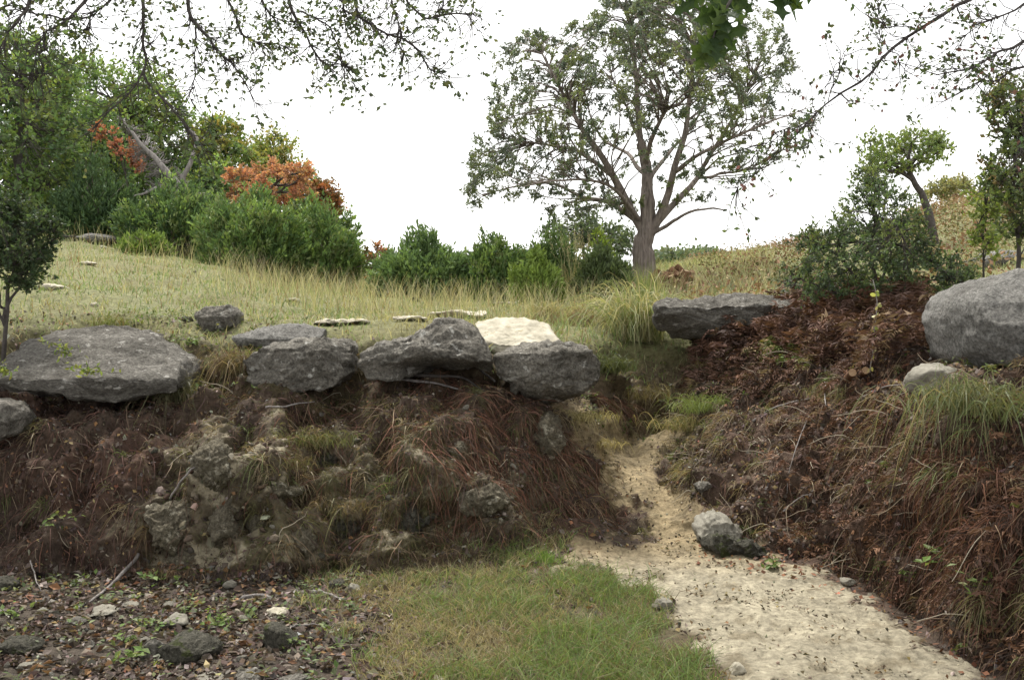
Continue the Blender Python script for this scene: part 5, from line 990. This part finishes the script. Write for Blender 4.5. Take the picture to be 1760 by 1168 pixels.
# ------------------------------------------------------------------ sticks, vine, cut wood
def stick(pts, r0, r1, label, mat='bark_dead', lift=0.02, off=None, name='stick'):
    rr_ = np.random.default_rng(int(abs(pts[0][0]) * 7 + pts[0][1]))
    q = [hit(x, y, 1.5, 7.5) for x, y in pts] if off is None else [at(x, y, off) for x, y in pts]
    q = np.array(q); q[:, 1] -= 0.03 if off is None else 0; q[:, 2] += lift
    path = smooth_path(q, 14, rr_, 0.006); v, f = limb_mesh([(path, np.linspace(r0, r1, 14))], 7, 0.25); base = path[0].copy()
    caps = [list(range(7))[::-1], [13 * 7 + k for k in range(7)]]
    o = put(name, mesh_np(name, v - base, f + [np.array(caps)] if isinstance(f, list) else [f, np.array(caps)], M[mat]), None, base); return tag(o, label, 'stick')
stick([(240, 958), (205, 1000), (165, 1030), (130, 1046)], .012, .006, 'pale forked stick leaning from the bank down to the litter')
stick([(54, 962), (62, 985), (75, 1015)], .006, .003, 'thin twig standing against the dark bank at the far left')
stick([(538, 1014), (560, 1020), (592, 1028)], .012, .008, 'short grey stick lying where the litter meets the grass')
stick([(420, 1028), (445, 1024), (470, 1026)], .014, .008, 'dark broken stick at the bank foot')
stick([(500, 1076), (530, 1075), (560, 1077)], .007, .004, 'straight twig right of the dark domed boulder')
stick([(690, 640), (740, 648), (790, 655), (830, 672)], .018, .008, 'weathered root lying under the sloping boulder', 'bark_oak')
stick([(770, 630), (810, 640), (850, 665)], .016, .008, 'dark driftwood jammed between the middle boulders', 'bark_oak', 0.05)
stick([(690, 655), (760, 662), (850, 690)], .012, .006, 'long pale root below the sloping boulder')
stick([(1340, 880), (1365, 862), (1395, 850)], .006, .003, 'thin forked twig on the right bank')
stick([(1290, 725), (1335, 700), (1400, 690)], .010, .005, 'bent pale stem on the crest of the right bank')
stick([(1420, 640), (1418, 670), (1416, 700)], .006, .005, 'short upright dead stem near the cut branch ends', 'bark_dead', 0.04)
stick([(1385, 715), (1360, 780), (1345, 850)], .005, .003, 'long thin dead stem running down the right bank')
stick([(1480, 690), (1520, 672), (1570, 668)], .005, .003, 'arched twig over the fallen leaves on the right bank', 'bark_dead', 0.05)
stick([(460, 700), (490, 698), (540, 690)], .008, .004, 'thin root crossing the shadow under the lichen boulder')
stick([(298, 860), (320, 815), (352, 802)], .008, .004, 'curved root on the crumbly outcrop')
stick([(1440, 560), (1500, 590), (1570, 580), (1595, 590)], .004, .002, 'arching bare stem in the ferns by the huge boulder', 'bark_dead', 0.1)
rv = np.random.default_rng(66); vy = 7.45
vp = smooth_path([at(1495, 640, vy), at(1500, 600, vy), at(1503, 555, vy + .02), at(1508, 515, vy + .05), at(1500, 480, vy + .1)], 20, rv, 0.006)
root = empty('vine', vp[0], 'slender vine with round pale yellow leaves hanging in front of the ferns', 'vine'); v, f = limb_mesh([(vp, np.linspace(.004, .003, 20))], 6, 0); part('stem', v, f, M['bark_dead'], root)
th = np.linspace(0, 2 * pi, 9)[:-1]; LV = np.stack([0.5 + 0.5 * np.cos(th), 0.42 * np.sin(th), 0.08 * np.abs(np.sin(th))], 1)
vm = []
for c in [(0.36, 0.38, 0.14), (0.26, 0.32, 0.08), (0.44, 0.42, 0.20)]: vm.append(mesh_np('leaf', LV, np.arange(8)[None], M['leaf'], np.repeat([c], 8, 0)))
for k in range(22):
    o = put('leaf', vm[k % 3], root, [float(c) for c in vp[rv.integers(0, 17)] - vp[0]]); s = 0.03 + 0.016 * rv.random(); o.scale = (s, s, s); o.rotation_euler = (rv.normal() * .6 + 1.2, rv.normal() * .6, rv.random() * 6.3)
def log(a, b, r, label, group=None, name='log', bark='log_bark'):
    a = np.array(a); b = np.array(b); path = np.linspace(a, b, 5); v, f = tubes(path[None], np.full((1, 5), r), 12); v = v + (pnoise(v, 14, 2) * r * 0.18)[:, None] * unit(v - np.repeat(path, 12, 0))
    root = empty(name, a, label, 'log' if name != 'stump' else 'stump', group); part('bark', v, f, M[bark], root)
    for e, ring in ((a, v[:12]), (b, v[-12:])):
        d = unit(e - (a + b) / 2); part('cut_face', np.vstack([ring * 0.94 + e * 0.06 + d * 0.004, [e + d * 0.006]]), np.array([[k, (k + 1) % 12, 12] for k in range(12)]), M['cut_wood'], root)
rw = np.random.default_rng(17)
for k in range(30):
    px_ = 1025 + 60 * rw.random() if k % 3 == 0 else 1120 + 75 * rw.random(); Y_ = 15.8 + 0.9 * rw.random(); x_ = (px_ - CX) / F * Y_; z_ = ground_z(x_, Y_) + 0.04 + 0.16 * rw.random() ; az = rw.random() * pi; ln = 0.12 + 0.16 * rw.random()
    d = np.array([math.cos(az) * ln, math.sin(az) * ln * 0.8 - .05, 0.10 * rw.normal()]); r_ = 0.03 + 0.035 * rw.random()
    log((x_ - d[0], Y_ - d[1], z_ - d[2]), (x_ + d[0], Y_ + d[1], z_ + d[2]), r_, 'short reddish cut log in the jumbled heap at the foot of the juniper' if k % 3 else 'short cut log in the low woodpile behind the tall grass', 'cut logs around the juniper')
for px_, Y_, lb in [(1183, 16.0, 'squat reddish tree stump standing right of the log heap'), (1142, 16.2, 'dark tree stump in the log heap against the juniper trunk')]:
    x_ = (px_ - CX) / F * Y_; z_ = ground_z(x_, Y_); log((x_, Y_, z_ - .05), (x_ + .02, Y_, z_ + 0.22), 0.085, lb, name='stump')
for px_, py_, r_, lb in [(1465, 640, .032, 'cut branch end showing a reddish ring among the fallen leaves'), (1488, 636, .028, 'cut branch end beside the vine foot'), (1481, 622, .018, 'pale thin cut branch stub leaning behind the two cut ends')]:
    g = hit(px_, py_ + 8, 4, 7.4); q = at(px_, py_, g[1] - .16); log(q, q + np.array([0.05, 0.28, -0.06]), r_, lb)
def weed(px, py, n, L, label, seed, pal=((0.13, 0.19, 0.05), (0.17, 0.22, 0.07)), tmin=1.6, tmax=7.8, rise=0.05):
    r_ = np.random.default_rng(seed); g = hit(px, py, tmin, tmax); root = empty('weed', g, label, 'weed')
    a = np.repeat(g[None], n, 0); b = g + r_.normal(size=(n, 3)) * np.array([L, L * .7, L * .4]) + np.array([0, 0, rise]); sp = bez(a, b, np.repeat([[0, 0, 1.0]], n, 0), r_, 5); v, f = tubes(sp, .0015, 4); part('stems', v, f, M['bark_oak'], root)
    k = np.repeat(np.arange(n), 4); pos = sp[k, r_.integers(2, 5, len(k))]; d = unit(r_.normal(size=pos.shape) * np.array([1, 1, .5])); l = L * (0.45 + 0.4 * r_.random(len(k))); v, f = leaf_cards(pos, d, l, l * .55, r_, .2, np.repeat([[0, -0.4, 1.0]], len(k), 0) + .3 * r_.normal(size=pos.shape))
    part('leaves', v, f, M['leaf'], root, pick(list(pal), len(k), r_), smooth=False)
for k, (x, y, n, L, lb) in enumerate([(375, 1075, 14, .06, 'bright green mossy weed between two stones on the creek floor'), (232, 1140, 7, .08, 'broad leaved yellow green weed in the near litter'), (270, 1085, 9, .05, 'small weed beside the upright stone edge'), (215, 1110, 8, .05, 'low green weed in the middle of the litter'),
    (275, 1000, 7, .07, 'green sprout against the buttress foot'), (430, 1060, 8, .04, 'tiny weed by the knobbly white stone'), (500, 1110, 9, .04, 'weed at the foot of the dark domed boulder'), (20, 1060, 8, .06, 'green weed at the left edge of the litter'), (100, 905, 9, .07, 'dark green seedling low on the left bank'),
    (1330, 975, 8, .06, 'green seedling where the mud meets the bank'), (1640, 960, 9, .10, 'green fern sprout on the lower right bank'), (1560, 1000, 7, .05, 'yellow green seedling on the bank foot'), (1690, 1020, 9, .07, 'seedling low at the right edge of the bank'), (330, 590, 14, .06, 'leafy weed patch behind the tilted slab'), (1420, 585, 9, .10, 'bright green fern sprig in the dead ferns')]): weed(x, y, n, L, lb, 700 + k)
def seedling(px, py, Y, label, seed):
    r_ = np.random.default_rng(seed); g = at(px, py, Y); root = empty('seedling', g, label, 'plant'); n = 9; a = np.repeat(g[None], n, 0); b = g + r_.normal(size=(n, 3)) * np.array([.12, .05, .05]) + np.array([0, -.05, .06])
    sp = bez(a, b, unit(np.repeat([[0, -.4, 1.0]], n, 0)), r_, 5); v, f = tubes(sp, .0016, 4); part('stems', v, f, M['bark_oak'], root); k = np.repeat(np.arange(n), 6); pos = sp[k, r_.integers(1, 5, len(k))]; d = rand_dirs(len(k), r_)
    v, f = leaf_cards(pos, d, .03 + .02 * r_.random(len(k)), .018, r_, .2); part('leaves', v, f, M['leaf'], root, pick([(0.16, 0.22, 0.05), (0.22, 0.26, 0.07)], len(k), r_), smooth=False)
seedling(150, 645, 7.0, 'yellow green seedling leaning over the front of the tilted slab', 41); seedling(10, 645, 7.3, 'green sprig in the dark gap left of the tilted slab', 42); seedling(115, 610, 7.6, 'thin seedling on the upper face of the tilted slab', 43)
